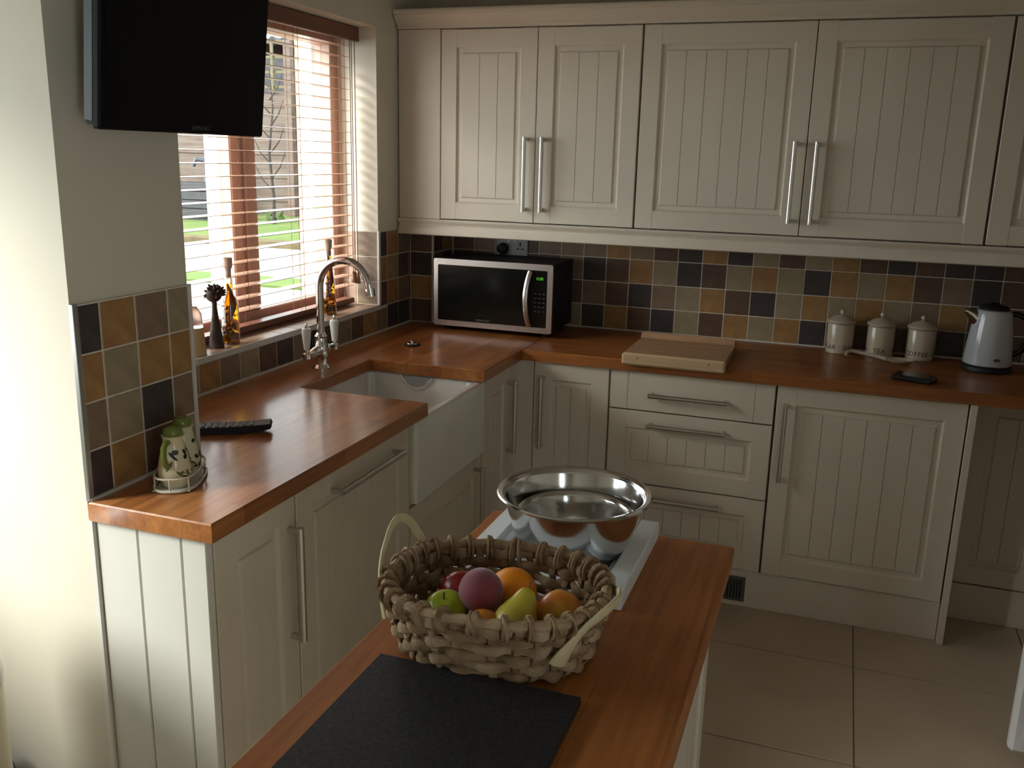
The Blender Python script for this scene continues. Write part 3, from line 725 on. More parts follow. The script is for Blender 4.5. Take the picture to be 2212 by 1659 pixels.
# ------------------------------------------------------------------ worktop edge board (lip over the worktop edge, low upstand behind)
cb = thing('chopping_board', 'pale wooden chopping board hooked over the worktop edge', 'board', (1.25, -.4, W))
obj('board_top', MB().box(1.056, 1.432, -.590, -.268, W + .001, W + .028, .002), 'board_wood', cb)
obj('front_lip', MB().box(1.055, 1.433, -.612, -.5905, .896, W + .0305, .007), 'board_edge', cb)
obj('back_upstand', MB().box(1.056, 1.432, -.272, -.252, W + .001, W + .050, .006), 'board_wood', cb)
for x in (1.115, 1.375): obj('dowel_plug', MB().cyl((x, -.6126, .925), (x, -.6110, .925), .0045, 12), 'board_wood', cb)

# ------------------------------------------------------------------ storage jars
def canister(x, y, txt, label):
    t = thing('storage_jar', label, 'jar', (x, y, W), 'cream storage jars on the worktop')
    r = .051
    obj('jar_body', MB().lathe([(.0001, 0), (r - .003, 0), (r, .003), (r, .112), (r - .002, .117), (.044, .120), (.0001, .120)], 36, (x, y, W)), 'cream_ceramic', t)
    ld = obj('lid', MB().lathe([(.042, .1195), (r + .003, .1205), (r + .005, .126), (r + .002, .131), (.046, .134), (.035, .143), (.012, .149), (.006, .151), (.0001, .152)], 36, (x, y, W)), 'cream_ceramic', t)
    obj('knob', MB().lathe([(.005, .150), (.006, .153), (.0105, .158), (.0105, .164), (.007, .170), (.0001, .172)], 18, (x, y, W)), 'cream_ceramic', ld)
    rr_ = r + .0004; yaw_ = math.atan2(1.7765 - x, 3.8776 + y)
    obj('lettering', text_mb(txt, .0245, lambda a, b, c: (x + (rr_ + c) * sin(a / rr_ + yaw_), y - (rr_ + c) * cos(a / rr_ + yaw_), W + .018 + b), spacing=1.12), 'lettering', t)
canister(1.812, -.072, 'SUGAR \u00b7 SUGAR', 'cream lidded ceramic jar lettered SUGAR, left of the three')
canister(1.960, -.072, 'TEA \u00b7 TEA \u00b7 TEA', 'cream lidded ceramic jar lettered TEA, middle of the three')
canister(2.106, -.072, '\u00b7 COFFEE \u00b7 C', 'cream lidded ceramic jar lettered COFFEE, nearest the kettle')

# spoon rest
sr = thing('spoon_rest', 'long cream ceramic spoon lying in front of the storage jars', 'spoon', (1.97, -.17, W))
p_ = [(1.838, -.180, W + .012), (1.843, -.165, W + .020), (1.86, -.152, W + .024), (1.90, -.152, W + .019), (1.95, -.168, W + .014), (1.985, -.182, W + .010)]
obj('handle', MB().tube(p_, [.006, .0075, .0075, .007, .007, .008], 10), 'cream_ceramic', sr)
m_ = MB().lathe([(.0001, .002), (.020, .002), (.032, .006), (.040, .016), (.038, .017), (.030, .009), (.018, .006), (.0001, .0055)], 24, (0, 0, 0), lambda x, y, z: (2.03 + x * 1.35 * cos(R(-8)) - y * .85 * sin(R(-8)), -.190 + x * 1.35 * sin(R(-8)) + y * .85 * cos(R(-8)), W + z - .0015))
obj('spoon_bowl', m_, 'cream_ceramic', sr)

# phone
def placed(name, mb, m, parent): return obj(name, mb, m, parent)
Tph = lambda u, v, n: (2.065 + u * cos(R(-20)) - v * sin(R(-20)), -.478 + u * sin(R(-20)) + v * cos(R(-20)), W + n)
ph = thing('mobile_phone', 'black mobile phone lying on the worktop in front of the jars', 'phone', (2.065, -.478, W))
obj('case', MB().box(-.068, .068, -.040, .040, .0005, .019, .006, Tph), 'black_dull', ph)
obj('screen', MB().box(-.058, .058, -.036, .036, .0185, .0196, 0, Tph), 'black_gloss', ph)

# ------------------------------------------------------------------ kettle
kx, ky = 2.328, -.170
kt = thing('kettle', 'white enamel jug kettle with black base and lid', 'kettle', (kx, ky, W))
obj('power_base', MB().lathe([(.082, 0), (.086, .004), (.084, .018), (.078, .022), (.0001, .022)], 36, (kx, ky, W)), 'black_dull', kt)
obj('kettle_body', MB().lathe([(.078, .023), (.082, .026), (.0815, .040), (.077, .10), (.070, .16), (.063, .210), (.058, .222), (.050, .226), (.0001, .226)], 40, (kx, ky, W)), 'kettle_white', kt)
obj('lid', MB().lathe([(.052, .2255), (.050, .232), (.040, .240), (.020, .244), (.0001, .245)], 32, (kx, ky, W)), 'black_dull', kt)
obj('lid_knob', MB().box(kx - .016, kx + .016, ky - .006, ky + .006, W + .243, W + .250, .003), 'black_gloss', kt)
sp = [(kx - .050, ky - .010, W + .186), (kx - .070, ky - .014, W + .204), (kx - .092, ky - .018, W + .216), (kx - .100, ky - .02, W + .2165)]
obj('spout', MB().tube(sp, [.026, .021, .011, .0085], 16), 'chrome', kt)
hd = [(kx + .050, ky - .006, W + .212), (kx + .078, ky - .010, W + .214), (kx + .108, ky - .014, W + .200), (kx + .120, ky - .016, W + .165), (kx + .118, ky - .016, W + .12), (kx + .104, ky - .014, W + .082), (kx + .076, ky - .010, W + .064)]
obj('handle', MB().tube(hd, .010, 12, flat=.7, flatdir=(0, 1, 0)), 'black_gloss', kt)
a0 = math.atan2(1.7765 - kx, 3.8776 + ky) + .40
bd = MB()
vs = []
for rr2, nn in ((1.0, .0), (1.0, .0016), (.001, .002)):
    for k in range(20):
        a = 2 * pi * k / 20; an = a0 + rr2 * .0125 * cos(a) / .08; zz = .052 + rr2 * .0055 * sin(a); rad = .0808 + nn
        vs.append((kx + rad * sin(an), ky - rad * cos(an), W + zz))
bd.add(vs, [(i * 20 + k, i * 20 + (k + 1) % 20, (i + 1) * 20 + (k + 1) % 20, (i + 1) * 20 + k) for i in (0, 1) for k in range(20)])
tag(obj('badge', bd, 'vent_grey', kt), 'small dark oval badge')

# ------------------------------------------------------------------ remote control
Trm = lambda u, v, n: (.306 + u * cos(R(31)) - v * sin(R(31)), -1.940 + u * sin(R(31)) + v * cos(R(31)), W + n)
rm = thing('remote_control', 'black remote control lying on the worktop behind the olive jugs', 'remote', (.306, -1.94, W))
m_ = MB().prism([(-.11, .002), (-.105, .0005), (.04, .0005), (.085, .006), (.108, .012), (.112, .018), (.108, .026), (.085, .024), (.02, .021), (-.105, .020), (-.11, .016)], -.026, .026, lambda p, q, a: Trm(p, a, q))
obj('case', m_, 'black_dull', rm, smooth=50)
for i in range(9):
    for j in range(3):
        u = -.085 + i * .0175; obj('button', MB().box(u, u + .0095, -.019 + j * .014, -.009 + j * .014, .0195, .0235 + (.002 if u > .03 else 0), .001, Trm), 'logo_grey', rm)

# ------------------------------------------------------------------ olive jugs in a wire caddy
jc = thing('jug_caddy', 'small pale wire caddy holding two olive jugs by the near tiles', 'caddy', (.437, -2.290, W))
Tj = lambda u, v, n: (.437 + u * cos(R(-66)) * 1 - v * sin(R(-66)), -2.290 + u * sin(R(-66)) + v * cos(R(-66)), W + n)
def oval(a, b, n, r):
    pts = []
    for i in range(32):
        t = 2 * pi * i / 32; c, s = cos(t), sin(t)
        pts.append(Tj(a * math.copysign(abs(c) ** .7, c), b * math.copysign(abs(s) ** .7, s), n))
    return MB().tube(pts, r, 8, closed=True)
obj('caddy_ring', oval(.086, .047, .0045, .0035), 'wire_white', jc); obj('caddy_ring', oval(.085, .046, .032, .0025), 'wire_white', jc)
for u, v in ((.07, .036), (-.07, .036), (.07, -.036), (-.07, -.036), (0, .046), (0, -.046), (.086, 0), (-.086, 0)):
    obj('caddy_upright', MB().cyl(Tj(u, v, .005), Tj(u, v, .032), .0018, 6), 'wire_white', jc)
obj('caddy_floor', MB().box(-.078, .078, -.040, .040, .002, .0045, .001, Tj), 'wire_white', jc)
def jug(u, label, lean, seed):
    c0 = Tj(u, 0, .005); t = thing('olive_jug', label, 'jug', c0, 'olive painted jugs in the caddy')
    obj('jug_body', MB().lathe([(.0001, 0), (.026, 0), (.030, .006), (.0355, .026), (.036, .040), (.031, .066), (.024, .090), (.0215, .103), (.0225, .110), (.0245, .114), (.021, .1145), (.0001, .113)], 32, c0), 'jar_glaze', t)
    obj('stopper', MB().lathe([(.019, .113), (.0205, .118), (.020, .126), (.015, .133), (.0001, .136)], 24, c0), 'olive_glaze', t)
    a = R(lean); d = Vector((cos(a), sin(a), 0)); q = Vector(c0)
    obj('handle', MB().tube([q + d * .018 + Vector((0, 0, .102)), q + d * .034 + Vector((0, 0, .104)), q + d * .043 + Vector((0, 0, .096)), q + d * .045 + Vector((0, 0, .078)), q + d * .040 + Vector((0, 0, .060)), q + d * .033 + Vector((0, 0, .052))], .0065, 10), 'olive_glaze', t)
    rg = random.Random(seed)
    def prof_r(z):
        pr = [(.030, .006), (.0355, .026), (.036, .040), (.031, .066), (.024, .090), (.0215, .103)]
        for (r0, z0), (r1, z1) in zip(pr, pr[1:]):
            if z0 <= z <= z1: return r0 + (r1 - r0) * (z - z0) / (z1 - z0)
        return .03
    for i in range(15):
        an = R(lean + 60 + rg.uniform(-55, 60)); z = rg.uniform(.022, .086); dark = i % 3 == 0
        L_, w_ = (.0065, .0045) if dark else (.013, .0032); tilt = rg.uniform(-1.1, 1.1)
        vs = []
        for k in range(10):
            t2 = 2 * pi * k / 10; a1 = L_ * cos(t2); b1 = w_ * sin(t2)
            du = a1 * cos(tilt) - b1 * sin(tilt); dz = a1 * sin(tilt) + b1 * cos(tilt)
            rr3 = prof_r(min(.10, max(.008, z + dz))) + .0005
            vs.append((c0[0] + rr3 * cos(an + du / rr3), c0[1] + rr3 * sin(an + du / rr3), c0[2] + z + dz))
        vs2 = [(c0[0] + (p[0] - c0[0]) * .985, c0[1] + (p[1] - c0[1]) * .985, p[2]) for p in vs]
        obj('painted_olive' if dark else 'painted_leaf', MB().add(vs + vs2, [tuple(range(10)), tuple(range(10, 20))] + [(k, (k + 1) % 10, 10 + (k + 1) % 10, 10 + k) for k in range(10)]), 'olive_paint' if (dark or i % 2) else 'leaf_paint', t)
jug(.039, 'cream olive-painted jug with green stopper, nearest the camera', -78, 5)
jug(-.036, 'cream olive-painted jug with green stopper, nearer the remote control', -60, 9)

# ------------------------------------------------------------------ things on the window sill
SZ = 1.0222
lb = thing('lotion_bottle', 'tapered cream bottle with clear top half hidden by the tiled pier', 'bottle', (-.045, -1.615, SZ))
c0 = (-.045, -1.615, SZ)
obj('bottle_lower', MB().lathe([(.0001, 0), (.031, 0), (.032, .003), (.026, .085), (.0001, .085)], 28, c0), 'lotion', lb)
obj('bottle_upper', MB().lathe([(.0259, .0855), (.0225, .128), (.014, .142), (.009, .150), (.0001, .151)], 28, c0), 'frosted', lb)
ok_ = thing('wooden_ornament', 'dark wooden cone ornament topped with a carved seed head', 'ornament', (-.056, -1.500, SZ))
c0 = (-.056, -1.500, SZ)
obj('cone', MB().lathe([(.0001, 0), (.024, 0), (.024, .003), (.018, .050), (.010, .105), (.0075, .135), (.0085, .145), (.0001, .146)], 24, c0), 'dark_wood', ok_)
hd_ = obj('seed_head', MB().ball((-.057, -1.500, SZ + .168), .024, 18, 10, (1, 1.1, .95)), 'dark_wood', ok_)
rg = random.Random(4)
for i in range(34):
    g = (i + .5) / 34; ph_ = math.acos(1 - 1.35 * g); th = i * 2.39996
    d_ = Vector((sin(ph_) * cos(th), sin(ph_) * sin(th), cos(ph_)))
    d_ = (d_ + Vector((0, .35, .1))).normalized()
    p0 = Vector((-.055, -1.497, SZ + .170)) + d_ * .019; p1 = p0 + d_ * rg.uniform(.013, .019)
    obj('scale', MB().tube([p0, (p0 + p1) / 2, p1], [.006, .0055, .002], 6), 'dark_wood', hd_)

def oil_bottle(c0, label, h, rb, seed, prof_b, prof_liq, zl):
    t = thing('oil_bottle', label, 'bottle', c0, 'oil bottles on the window sill')
    obj('glass_bottle', MB().lathe(prof_b, 32, c0), 'clear_glass', t)
    obj('oil', MB().lathe(prof_liq, 32, c0), 'oil_amber', t)
    rg = random.Random(seed)
    p = [(c0[0], c0[1] - .004, c0[2] + zl * .99), (c0[0] + .006, c0[1], c0[2] + zl * .85), (c0[0] + .004, c0[1] + .007, c0[2] + zl * .66), (c0[0] - .004, c0[1] + .006, c0[2] + zl * .48), (c0[0], c0[1] - .004, c0[2] + zl * .34)]
    obj('chilli', MB().tube(p, [.002, .005, .0085, .007, .002], 10), 'chilli', t)
    for i in range(34):
        z = rg.uniform(.008, zl * .60); a = rg.uniform(0, 6.28); q = rg.uniform(0, rb * .62)
        x_, y_ = c0[0] + q * cos(a), c0[1] + q * sin(a); dv = Vector((rg.uniform(-1, 1), rg.uniform(-1, 1), rg.uniform(-.6, 1.4))).normalized() * .011
        obj('herb_sprig', MB().cyl(Vector((x_, y_, c0[2] + z + .006)) - dv * .5, Vector((x_, y_, c0[2] + z + .006)) + dv * .5, rg.uniform(.0018, .004), 6), 'herb', t)
    ck = obj('cork', MB().lathe([(.0085, h - .062), (.0095, h - .036), (.0135, h - .030), (.0145, h - .002), (.0125, h), (.0001, h)], 20, c0), 'cork', t)
    return t
h1 = .278
oil_bottle((-.055, -1.425, SZ), 'amber chilli oil bottle with fat cork beside the wooden ornament', h1, .026, 2,
  [(.0001, 0), (.0265, 0), (.0275, .004), (.0275, .128), (.0245, .144), (.0145, .160), (.0125, .172), (.0125, .222), (.0108, .222), (.0108, .172), (.0128, .161), (.0228, .143), (.0257, .127), (.0257, .006), (.0001, .006)],
  [(.0001, .0064), (.0254, .0064), (.0254, .127), (.0225, .1428), (.0125, .161), (.0105, .172), (.0105, .196), (.0001, .196)], .196)
h2 = .290
oil_bottle((-.060, -.800, SZ), 'slim amber chilli oil bottle behind the tap spout', h2, .024, 6,
  [(.0001, 0), (.0245, 0), (.0255, .004), (.0245, .05), (.021, .11), (.016, .165), (.0105, .205), (.0098, .245), (.0085, .245), (.0090, .205), (.0143, .165), (.0193, .11), (.0228, .05), (.0236, .006), (.0001, .006)],
  [(.0001, .0064), (.0233, .0064), (.0225, .05), (.0190, .11), (.0140, .165), (.0088, .205), (.0084, .232), (.0001, .232)], .232)

# ------------------------------------------------------------------ television on the pier
tv = bpy.data.objects.new('television', None); COL.objects.link(tv)
tag(tv, 'black flat television tilted down from an arm on the pier', 'television')
tv.location = (.452, -2.205, 1.664); tv.rotation_euler = (0, R(6.0), R(0.5)); ORG['television'] = (0, 0, 0)
def lob(name, mb, m, parent=tv): return obj(name, mb, m, parent)   # local coordinates: x out of the screen, y along, z up
hw = .264
lob('back_shell', MB().box(-.050, -.016, -hw + .008, hw - .008, .006, .330, .008), 'tv_edge')
bz = lob('bezel', MB().box(-.018, .0, -hw, hw, 0, .336, .004), 'tv_black')
lob('screen', MB().box(-.0005, .0008, -hw + .016, hw - .016, .026, .320), 'tv_black')
mb = text_mb('SAMSUNG', .013, lambda x, y, z: (.0003 + z, .03 + x, .0085 + y)); lob('brand_mark', mb, 'vent_grey')
lob('wall_arm', MB().box(-.085, -.045, -.02, .02, .13, .17, .003).box(-.100, -.080, -.05, .05, .10, .20, .003), 'tv_black')

# ------------------------------------------------------------------ island
IX0, IX1, IY0, IY1 = 1.145, 1.643, -4.1, -2.175
isl = thing('kitchen_island', 'narrow island with dark-grained wooden top and cream base', 'island', (1.394, -3.0, FL))
obj('island_top', poly_slab([(IX0, IY0), (IX1, IY0), (IX1, IY1), (IX0, IY1)], W - .034, W, .004), 'island_wood', isl)
obj('island_base', MB().box(IX0 + .05, IX1 - .045, IY0 + .05, IY1 - .05, FL + .0005, W - .0345, .002), 'cream', isl)
for x in (IX0 + .044, IX1 - .085):
    obj('corner_post', MB().box(x, x + .045, IY1 - .095, IY1 - .046, FL + .0008, W - .035, .003), 'cream', isl)
for y0 in (-2.80, -3.38):
    fd = obj('side_door', door_mb(lambda u, v, n: (IX1 - .045 + n, u, v), y0 - .0, y0 + .55, .12, .85, .06), 'cream', isl, smooth=0)
    tag(obj('knob', MB().ball((IX1 - .012, y0 + .06, .62), .013, 14, 8), 'steel', fd), 'small steel knob')

# granite slab
tag(obj('granite_slab', MB().box(1.203, 1.508, -3.20, -2.798, W + .0005, W + .013, .0015), 'granite', base=(1.355, -3.0, W)), 'black granite worktop saver on the near end of the island', 'slab')

# tray
ty_ = thing('serving_tray', 'white framed tray under the steel bowls', 'tray', (1.347, -2.357, W))
X0, X1, Y0, Y1 = 1.197, 1.498, -2.517, -2.196
obj('tray_panel', MB().box(X0 + .034, X1 - .034, Y0 + .034, Y1 - .034, W + .008, W + .016, 0), 'tray_panel', ty_)
for a in ((X0, X0 + .036, Y0, Y1), (X1 - .036, X1, Y0, Y1), (X0 + .0362, X1 - .0362, Y0, Y0 + .036), (X0 + .0362, X1 - .0362, Y1 - .036, Y1)):
    obj('tray_rail', MB().box(*a, W + .0008, W + .036, .002), 'tray_white', ty_)
for a in ((X0 + .036, X0 + .050, Y0 + .036, Y1 - .036), (X1 - .050, X1 - .036, Y0 + .036, Y1 - .036)):
    obj('inner_lip', MB().box(*a, W + .004, W + .0205, .001), 'tray_white', ty_)
obj('grip_slot', MB().box(1.425, 1.452, Y1 - .026, Y1 - .010, W + .0355, W + .0364), 'vent_grey', ty_)

# bowls
def bowl(name, label, c0, rt_, h):
    k = rt_ / .143; q = h / .104
    out = [(.0001, 0), (.066, 0), (.080, .003), (.094, .012), (.105, .026), (.114, .046), (.1215, .070), (.1275, .094), (.1295, .100), (.134, .1028), (.1405, .1035), (.143, .1015), (.1425, .0985)]
    inn = [(.1405, .1000), (.134, .1012), (.128, .0985), (.1258, .094), (.1197, .070), (.1122, .046), (.1032, .0275), (.0925, .0140), (.0795, .0052), (.066, .0022), (.0001, .0020)]
    return tag(obj(name, MB().lathe([(r * k, z * q) for r, z in out + inn], 72, c0), 'steel_bowl', base=c0, smooth=40), label, 'bowl')
bowl('mixing_bowl', 'large polished steel mixing bowl standing on the white tray', (1.366, -2.352, W + .0166), .1415, .119)
bowl('mixing_bowl', 'smaller polished steel bowl nested inside the large one', (1.370, -2.356, W + .0195), .107, .080)

# ------------------------------------------------------------------ fruit basket
bcx, bcy = 1.343, -2.690
bk = thing('fruit_basket', 'woven brown seagrass basket with two pale rattan handles', 'basket', (bcx, bcy, W))
rot_b = R(6)
def bpos(th, z, dr=0.0):
    """wall point at angle th and height z above the worktop"""
    t = min(1, z / .104); a = .137 + (.163 - .137) * t ** .8 + dr; b = .098 + (.130 - .098) * t ** .8 + dr
    c, s = cos(th), sin(th); e = .82
    x = a * math.copysign(abs(c) ** e, c); y = b * math.copysign(abs(s) ** e, s)
    return Vector((bcx + x * cos(rot_b) - y * sin(rot_b), bcy + x * sin(rot_b) + y * cos(rot_b), W + z))
NS = 30
obj('basket_floor', loops(MB(), [[bpos(2 * pi * k / 48, .004, -.004) for k in range(48)], [bpos(2 * pi * k / 48, .012, -.004) for k in range(48)]]), 'seagrass', bk)
rgb = random.Random(11)
nrow = 6
for r in range(nrow):
    z0 = .0135 + r * .0158; pts = []; rad = []; fdr = []
    M_ = NS * 6; ph0 = r % 2; jit = [rgb.uniform(-.0022, .0022) for _ in range(NS)]
    for i in range(M_):
        th = 2 * pi * i / M_; k = i / 6.0
        w_ = cos(pi * (k + ph0))
        q = bpos(th, z0 + jit[int(k) % NS] * .8 + .0018 * sin(3 * k), .0058 * w_)
        pts.append(q); rad.append(.0088 * (.82 + .30 * abs(w_)) * (1 + rgb.uniform(-.08, .08)))
        d_ = Vector((q.x - bcx, q.y - bcy, 0)); fdr.append(tuple(d_.normalized()))
    obj('woven_strand', MB().tube(pts, rad, 8, closed=True, flat=.62, flatdir=fdr), 'seagrass_pale' if r % 2 else 'seagrass', bk)
for k in range(NS):
    th = 2 * pi * (k + rgb.uniform(-.12, .12)) / NS; pts = []; fdr = []
    for i in range(15):
        z = .006 + .094 * i / 14; rowf = (z - .0135) / .0158
        w_ = -cos(pi * (rowf + k))
        q = bpos(th + .004 * sin(i), z, .0052 * w_); pts.append(q); fdr.append(tuple(Vector((q.x - bcx, q.y - bcy, 0)).normalized()))
    obj('stake', MB().tube(pts, [.0062 * (1 + rgb.uniform(-.18, .2)) for _ in pts], 7, flat=.55, flatdir=fdr), 'seagrass', bk)
rim = [bpos(2 * pi * i / 96, .105 + .0012 * sin(i * 1.7), .001) for i in range(96)]
obj('rim_rope', MB().tube(rim, [.0080 * (1 + .10 * sin(i * 2.3)) for i in range(96)], 9, closed=True), 'seagrass_pale', bk)
for k in range(NS):
    for s in (-1, 1):
        pts = []
        for i in range(13):
            a = 2 * pi * i / 12; th = 2 * pi * (k + .5) / NS + s * .020 * sin(a / 2 - .4) 
            o_ = bpos(th, .1035 + .0125 * cos(a) - .004 * (1 - cos(a)), .0125 * sin(a)); pts.append(o_)
        obj('rim_wrap', MB().tube(pts, .0050, 7, flat=.55), 'seagrass' if (k + s) % 3 else 'seagrass_pale', bk)
# handles: flattened rattan hoops with spatula ends
def hoop(name, th0, dth, top, lean):
    pts = []; fdr = []; rad = []
    N = 22
    for i in range(N + 1):
        t = i / N; th = th0 + dth * (2 * t - 1); arch = sin(pi * t) ** .75
        z = .045 + (top - .045) * arch
        q = bpos(th, min(z, .104), .014 + lean * max(0, (z - .10)) * 1.0); q.z = W + z
        pts.append(q); fdr.append(tuple(Vector((q.x - bcx, q.y - bcy, 0)).normalized()))
        rad.append(.0075 + (.0085 * max(0, 1 - min(t, 1 - t) / .12)))
    obj(name, MB().tube(pts, rad, 12, flat=.45, flatdir=fdr), 'rattan', bk)
hoop('basket_handle', R(165), R(30), .165, .05)
hoop('basket_handle', R(-14), R(36), .122, .55)

# ------------------------------------------------------------------ fruit
def apple_prof(r, dip=.16, flat=.92):
    pr = []
    for i in range(17):
        a = pi * i / 16; rr2 = r * sin(a); z = -r * flat * cos(a)
        d = dip * r * math.exp(-(rr2 / (r * .32)) ** 2)
        pr.append((max(rr2, 1e-5), z - d if a > pi / 2 else z + d * .7))
    return pr
def fruit(name, label, c, prof, m, tilt=(0, 0), stem=None):
    rm_ = Matrix.Rotation(tilt[1], 3, 'Z') @ Matrix.Rotation(tilt[0], 3, 'X')
    T = lambda x, y, z: tuple(Vector(c) + rm_ @ Vector((x, y, z)))
    if stem:
        t = thing(name, label, name.split('_')[-1] if name != 'green_apple' else 'apple', c, 'fruit in the basket')
        obj('flesh', MB().lathe(prof, 28, (0, 0, 0), T), m, t, smooth=60)
        obj('stem', MB().tube([T(0, 0, stem - .006), T(.001, 0, stem + .004), T(.003, 0, stem + .012)], .0013, 6), 'stalk', t)
        return t
    o = obj(name, MB().lathe(prof, 28, (0, 0, 0), T), m, base=c, smooth=60)
    return tag(o, label, 'peach' if 'peach' in name else name.split('_')[-1], 'fruit in the basket')
# lower layer first so nothing floats
fruit('red_apple', 'dark red apple at the back left of the basket', (1.283, -2.678, W + .070), apple_prof(.037), 'red_apple', (R(-35), R(20)), .030)
fruit('orange', 'bright orange at the back of the basket behind the peach', (1.356, -2.655, W + .074), [(max(.0375 * sin(pi * i / 16), 1e-5), -.0365 * cos(pi * i / 16)) for i in range(17)], 'orange_skin')
fruit('peach', 'dusky pink peach perched on top of the other fruit', (1.330, -2.722, W + .099), [(max(.0335 * sin(pi * i / 16), 1e-5), -.0345 * cos(pi * i / 16) * (1.06 if i > 8 else 1)) for i in range(17)], 'peach_skin', (R(12), 0))
fruit('green_apple', 'yellow-green apple low at the near left of the basket', (1.284, -2.745, W + .070), apple_prof(.0335), 'green_apple', (R(20), R(0)), .027)
fruit('pear', 'yellow pear lying at the near side of the basket', (1.394, -2.748, W + .078), [(1e-5, -.036), (.012, -.0345), (.024, -.029), (.031, -.018), (.033, -.006), (.030, .008), (.024, .020), (.0185, .030), (.0145, .040), (.0100, .047), (1e-5, .050)], 'pear_skin', (R(30), R(150)), .048)
fruit('nectarine', 'shiny red and yellow nectarine alone on the right of the basket', (1.446, -2.700, W + .080), [(max(.0315 * sin(pi * i / 16), 1e-5), -.033 * cos(pi * i / 16)) for i in range(17)], 'nectarine', (R(70), R(-60)))
fruit('nectarine', 'red and yellow nectarine mostly hidden at the near rim', (1.352, -2.770, W + .066), [(max(.030 * sin(pi * i / 16), 1e-5), -.031 * cos(pi * i / 16)) for i in range(17)], 'nectarine', (R(60), R(40)))
for x_, y_, r_, w_ in ((1.318, -2.700, .032, 'peach'), (1.398, -2.690, .034, 'orange'), (1.43, -2.730, .028, 'shiny nectarine')):
    tag(obj('nectarine', MB().ball((x_, y_, W + .013 + r_), r_, 20, 12), 'nectarine', base=(x_, y_, W + .013)), 'nectarine buried in the basket below the ' + w_, 'nectarine', 'fruit in the basket')

# ------------------------------------------------------------------ right edge: tall cream unit with a white radiator on its end
TTl = lambda u, v, n: (2.412 - n, u, v)
tc_ = thing('tall_cabinet', 'cream tall unit at the lower right picture edge', 'cabinet', (2.8, -1.6, FL))
obj('body', MB().box(2.413, 3.19, -1.90, -1.262, FL + .0005, 2.2, .002), 'cream', tc_)
dd = obj('door', door_mb(TTl, -1.897, -1.265, .10, 2.19), 'cream', tc_, smooth=0)
tag(obj('handle', handle_mb(TTl, -1.86, 1.1), 'steel', dd), 'brushed steel bar handle')
rd = thing('radiator', 'white slim radiator at the lower right picture edge', 'radiator', (2.7, -1.22, FL))
obj('radiator_panel', MB().box(2.372, 3.0, -1.238, -1.196, .018, .62, .012), 'plastic_white', rd)
obj('radiator_bracket', MB().box(2.50, 2.54, -1.2615, -1.238, .1, .5).box(2.84, 2.88, -1.2615, -1.238, .1, .5), 'plastic_white', rd)
# bin and blue ball at the lower left
bn = thing('pedal_bin', 'cream round bin with domed steel lid at the lower left edge', 'bin', (.168, -2.765, FL))
c0 = (.168, -2.765, FL)
obj('bin_body', MB().lathe([(.0001, .001), (.138, .001), (.146, .01), (.150, .600), (.0001, .600)], 48, c0), 'bin_cream', bn)
obj('bin_lid', MB().lathe([(.152, .6005), (.157, .607), (.158, .635), (.151, .680), (.130, .725), (.09, .762), (.045, .778), (.0001, .782)], 48, c0), 'steel_bowl', bn)
tag(obj('cleaning_bag', MB().lathe([(.0001, .001), (.050, .001), (.062, .02), (.067, .10), (.063, .18), (.050, .240), (.030, .275), (.0001, .290)], 28, (.050, -2.538, FL)), 'bin_blue', base=(.05, -2.538, FL)), 'dark blue rounded bag behind the bin by the wall', 'bag')

# ------------------------------------------------------------------ garden seen through the window
gd = thing('garden_ground', 'pale sloping paving and green lawn outside the window', 'ground', (-5, 2, 0))
gz = lambda y: max(-.02, .86 - .131 * (5.7 - y))
def strip(name, y0, y1, m_, lift, x0=-15, x1=-.377):
    ys = [y0, y1] if not (y0 < -1.02 < y1) else [y0, -1.02, y1]
    vs = [(x, y, gz(y) + dz) for y in ys for x in (x0, x1) for dz in (lift, lift - .12)]
    fs = []
    for i in range(len(ys) - 1):
        k = i * 4; fs += [(k, k + 2, k + 6, k + 4), (k + 1, k + 5, k + 7, k + 3), (k, k + 4, k + 5, k + 1), (k + 2, k + 3, k + 7, k + 6)]
    n_ = (len(ys) - 1) * 4; fs += [(0, 1, 3, 2), (n_, n_ + 2, n_ + 3, n_ + 1)]
    return obj(name, MB().add(vs, fs), m_, gd)
strip('patio', -9, 6.4, 'paving', 0.0)
strip('lawn', 4.35, 6.3, 'grass', .03); strip('lawn_strip', 2.85, 3.12, 'grass', .02)
strip('sleeper_edge', 4.22, 4.34, 'sleeper', .06)
fe = thing('garden_fence', 'weathered horizontal board fence with trellis across the garden', 'fence', (-5, 5.7, .8))
zb = .78
for i in range(11):
    z = zb + i * .135
    for x0, x1 in ((-12.2, -9.6), (-9.55, -7.0), (-6.95, -4.4), (-4.35, -1.8), (-1.75, -.4)):
        obj('board', MB().box(x0, x1, 5.70 + .012 * (i % 2), 5.725 + .012 * (i % 2), z, z + .148), 'fence_board', fe, smooth=0)
for x in (-9.575, -6.975, -4.375, -1.775): obj('post', MB().box(x - .045, x + .045, 5.62, 5.70, .5, 2.86), 'fence_board', fe)
for i in range(4): obj('trellis_rail', MB().box(-12.2, -.4, 5.69, 5.71, 2.34 + i * .165, 2.37 + i * .165), 'trellis', fe)
for i in range(66): obj('trellis_bar', MB().box(-12.1 + i * .178, -12.07 + i * .178, 5.665, 5.69, 2.29, 2.87), 'trellis', fe)
sh = thing('garden_shed', 'dark shed with corrugated roof beyond the fence', 'shed', (-5, 8.0, 0))
m_ = MB(); vs = []; fs = []; N = 150
for i in range(N):
    x = -8.2 + i * .03; z = .03 * sin(i * .03 * 2 * pi / .19)
    vs += [(x, 7.3, 3.10 + z), (x, 7.3, 3.06 + z), (x, 10.3, 3.0 + z), (x, 10.3, 2.96 + z)]
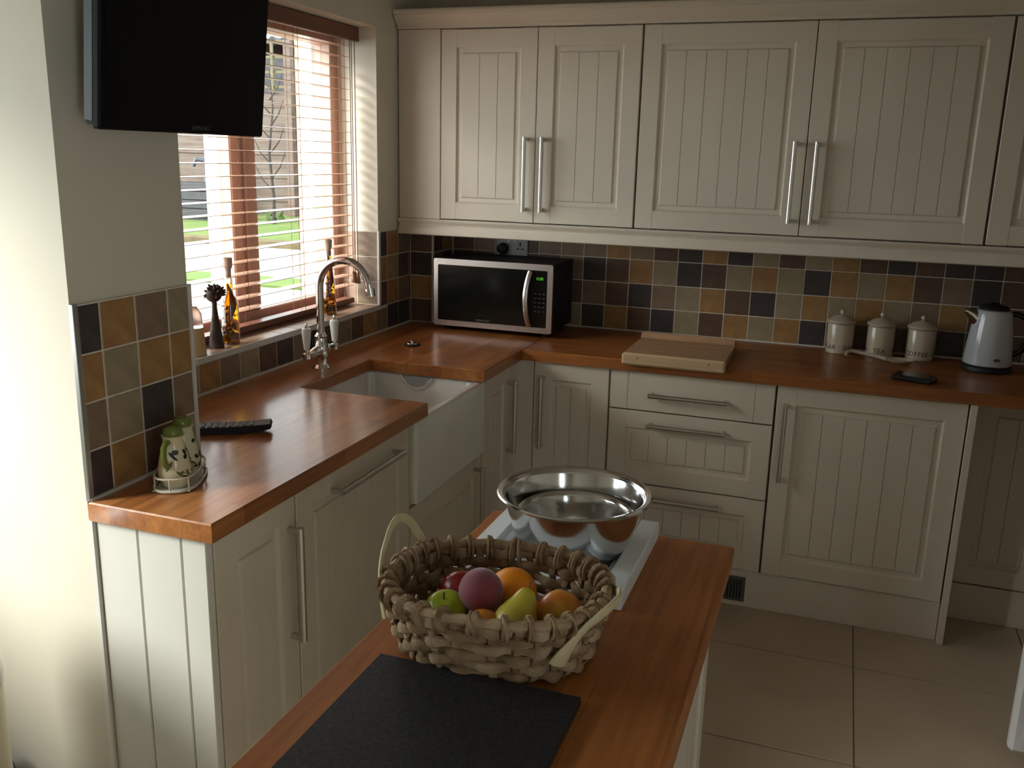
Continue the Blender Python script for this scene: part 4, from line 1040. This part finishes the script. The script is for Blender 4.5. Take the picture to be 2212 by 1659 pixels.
for i in range(N - 1):
    a = i * 4; b = a + 4; fs += [(a, b, b + 2, a + 2), (a + 1, a + 3, b + 3, b + 1), (a, a + 1, b + 1, b), (a + 2, b + 2, b + 3, a + 3)]
obj('corrugated_roof', m_.add(vs, fs), 'shed_roof', sh)
obj('shed_wall', MB().box(-8.1, -3.8, 7.45, 10.2, 0, 2.90), 'shed_roof', sh)
PLX = -5.45
pb = thing('garden_planter', 'black slatted planter box on the lawn', 'planter', (PLX, 5.3, .80))
for i in range(4): obj('slat', MB().box(PLX - .45, PLX + .30, 5.16, 5.19, .86 + i * .10, .95 + i * .10, .004), 'planter_black', pb)
obj('box', MB().box(PLX - .44, PLX + .29, 5.195, 5.55, .80, 1.25), 'planter_black', pb)
bo = thing('garden_pump', 'grey-blue hand pump standing on the black planter', 'pump', (PLX + .16, 5.36, 1.262))
obj('column', MB().lathe([(.09, 0), (.085, .05), (.07, .08), (.07, .34), (.085, .37), (.06, .41), (.02, .45), (.0001, .46)], 16, (PLX + .16, 5.36, 1.262)), 'post_blue', bo)
obj('spout', MB().tube([(PLX + .10, 5.34, 1.50), (PLX + .01, 5.30, 1.52), (PLX - .03, 5.29, 1.44)], .025, 8), 'post_blue', bo)
tr = thing('sapling', 'thin bare sapling in front of the fence', 'tree', (-4.35, 5.2, .7))
obj('trunk', MB().tube([(-4.35, 5.2, .6), (-4.33, 5.2, 1.1), (-4.37, 5.2, 1.6), (-4.30, 5.2, 2.1), (-4.33, 5.2, 2.5)], [.022, .018, .014, .010, .005], 8), 'bark', tr)
for i in range(9):
    z = 1.2 + i * .14; s = 1 if i % 2 else -1
    obj('branch', MB().tube([(-4.34, 5.2, z), (-4.34 + s * .12, 5.18, z + .12), (-4.34 + s * .2, 5.17, z + .28)], [.010, .007, .003], 6), 'bark', tr)
for i in range(7):
    x_ = -4.35 + rgb.uniform(-.9, .9); h_ = rgb.uniform(.06, .14)
    pts = [(x_, 5.35, .84), (x_ + rgb.uniform(-.05, .05), 5.33, .84 + h_ * .6), (x_ + rgb.uniform(-.15, .15), 5.3, .84 + h_)]
    o = obj('grass_tuft', MB().tube(pts, [.05, .04, .005], 6), 'leaf', gd)
# house outside: brick return so the window wall has an outer face
struct('wall_outer', MB().box(-.375, -.3605, PY1 - .3, WY0 - .0, -.2, CE).box(-.375, -.3605, WY1, .2, -.2, CE).box(-.375, -.3605, WY0, WY1, -.2, WZ0).box(-.375, -.3605, WY0, WY1, WZ1, CE), 'brick_out')
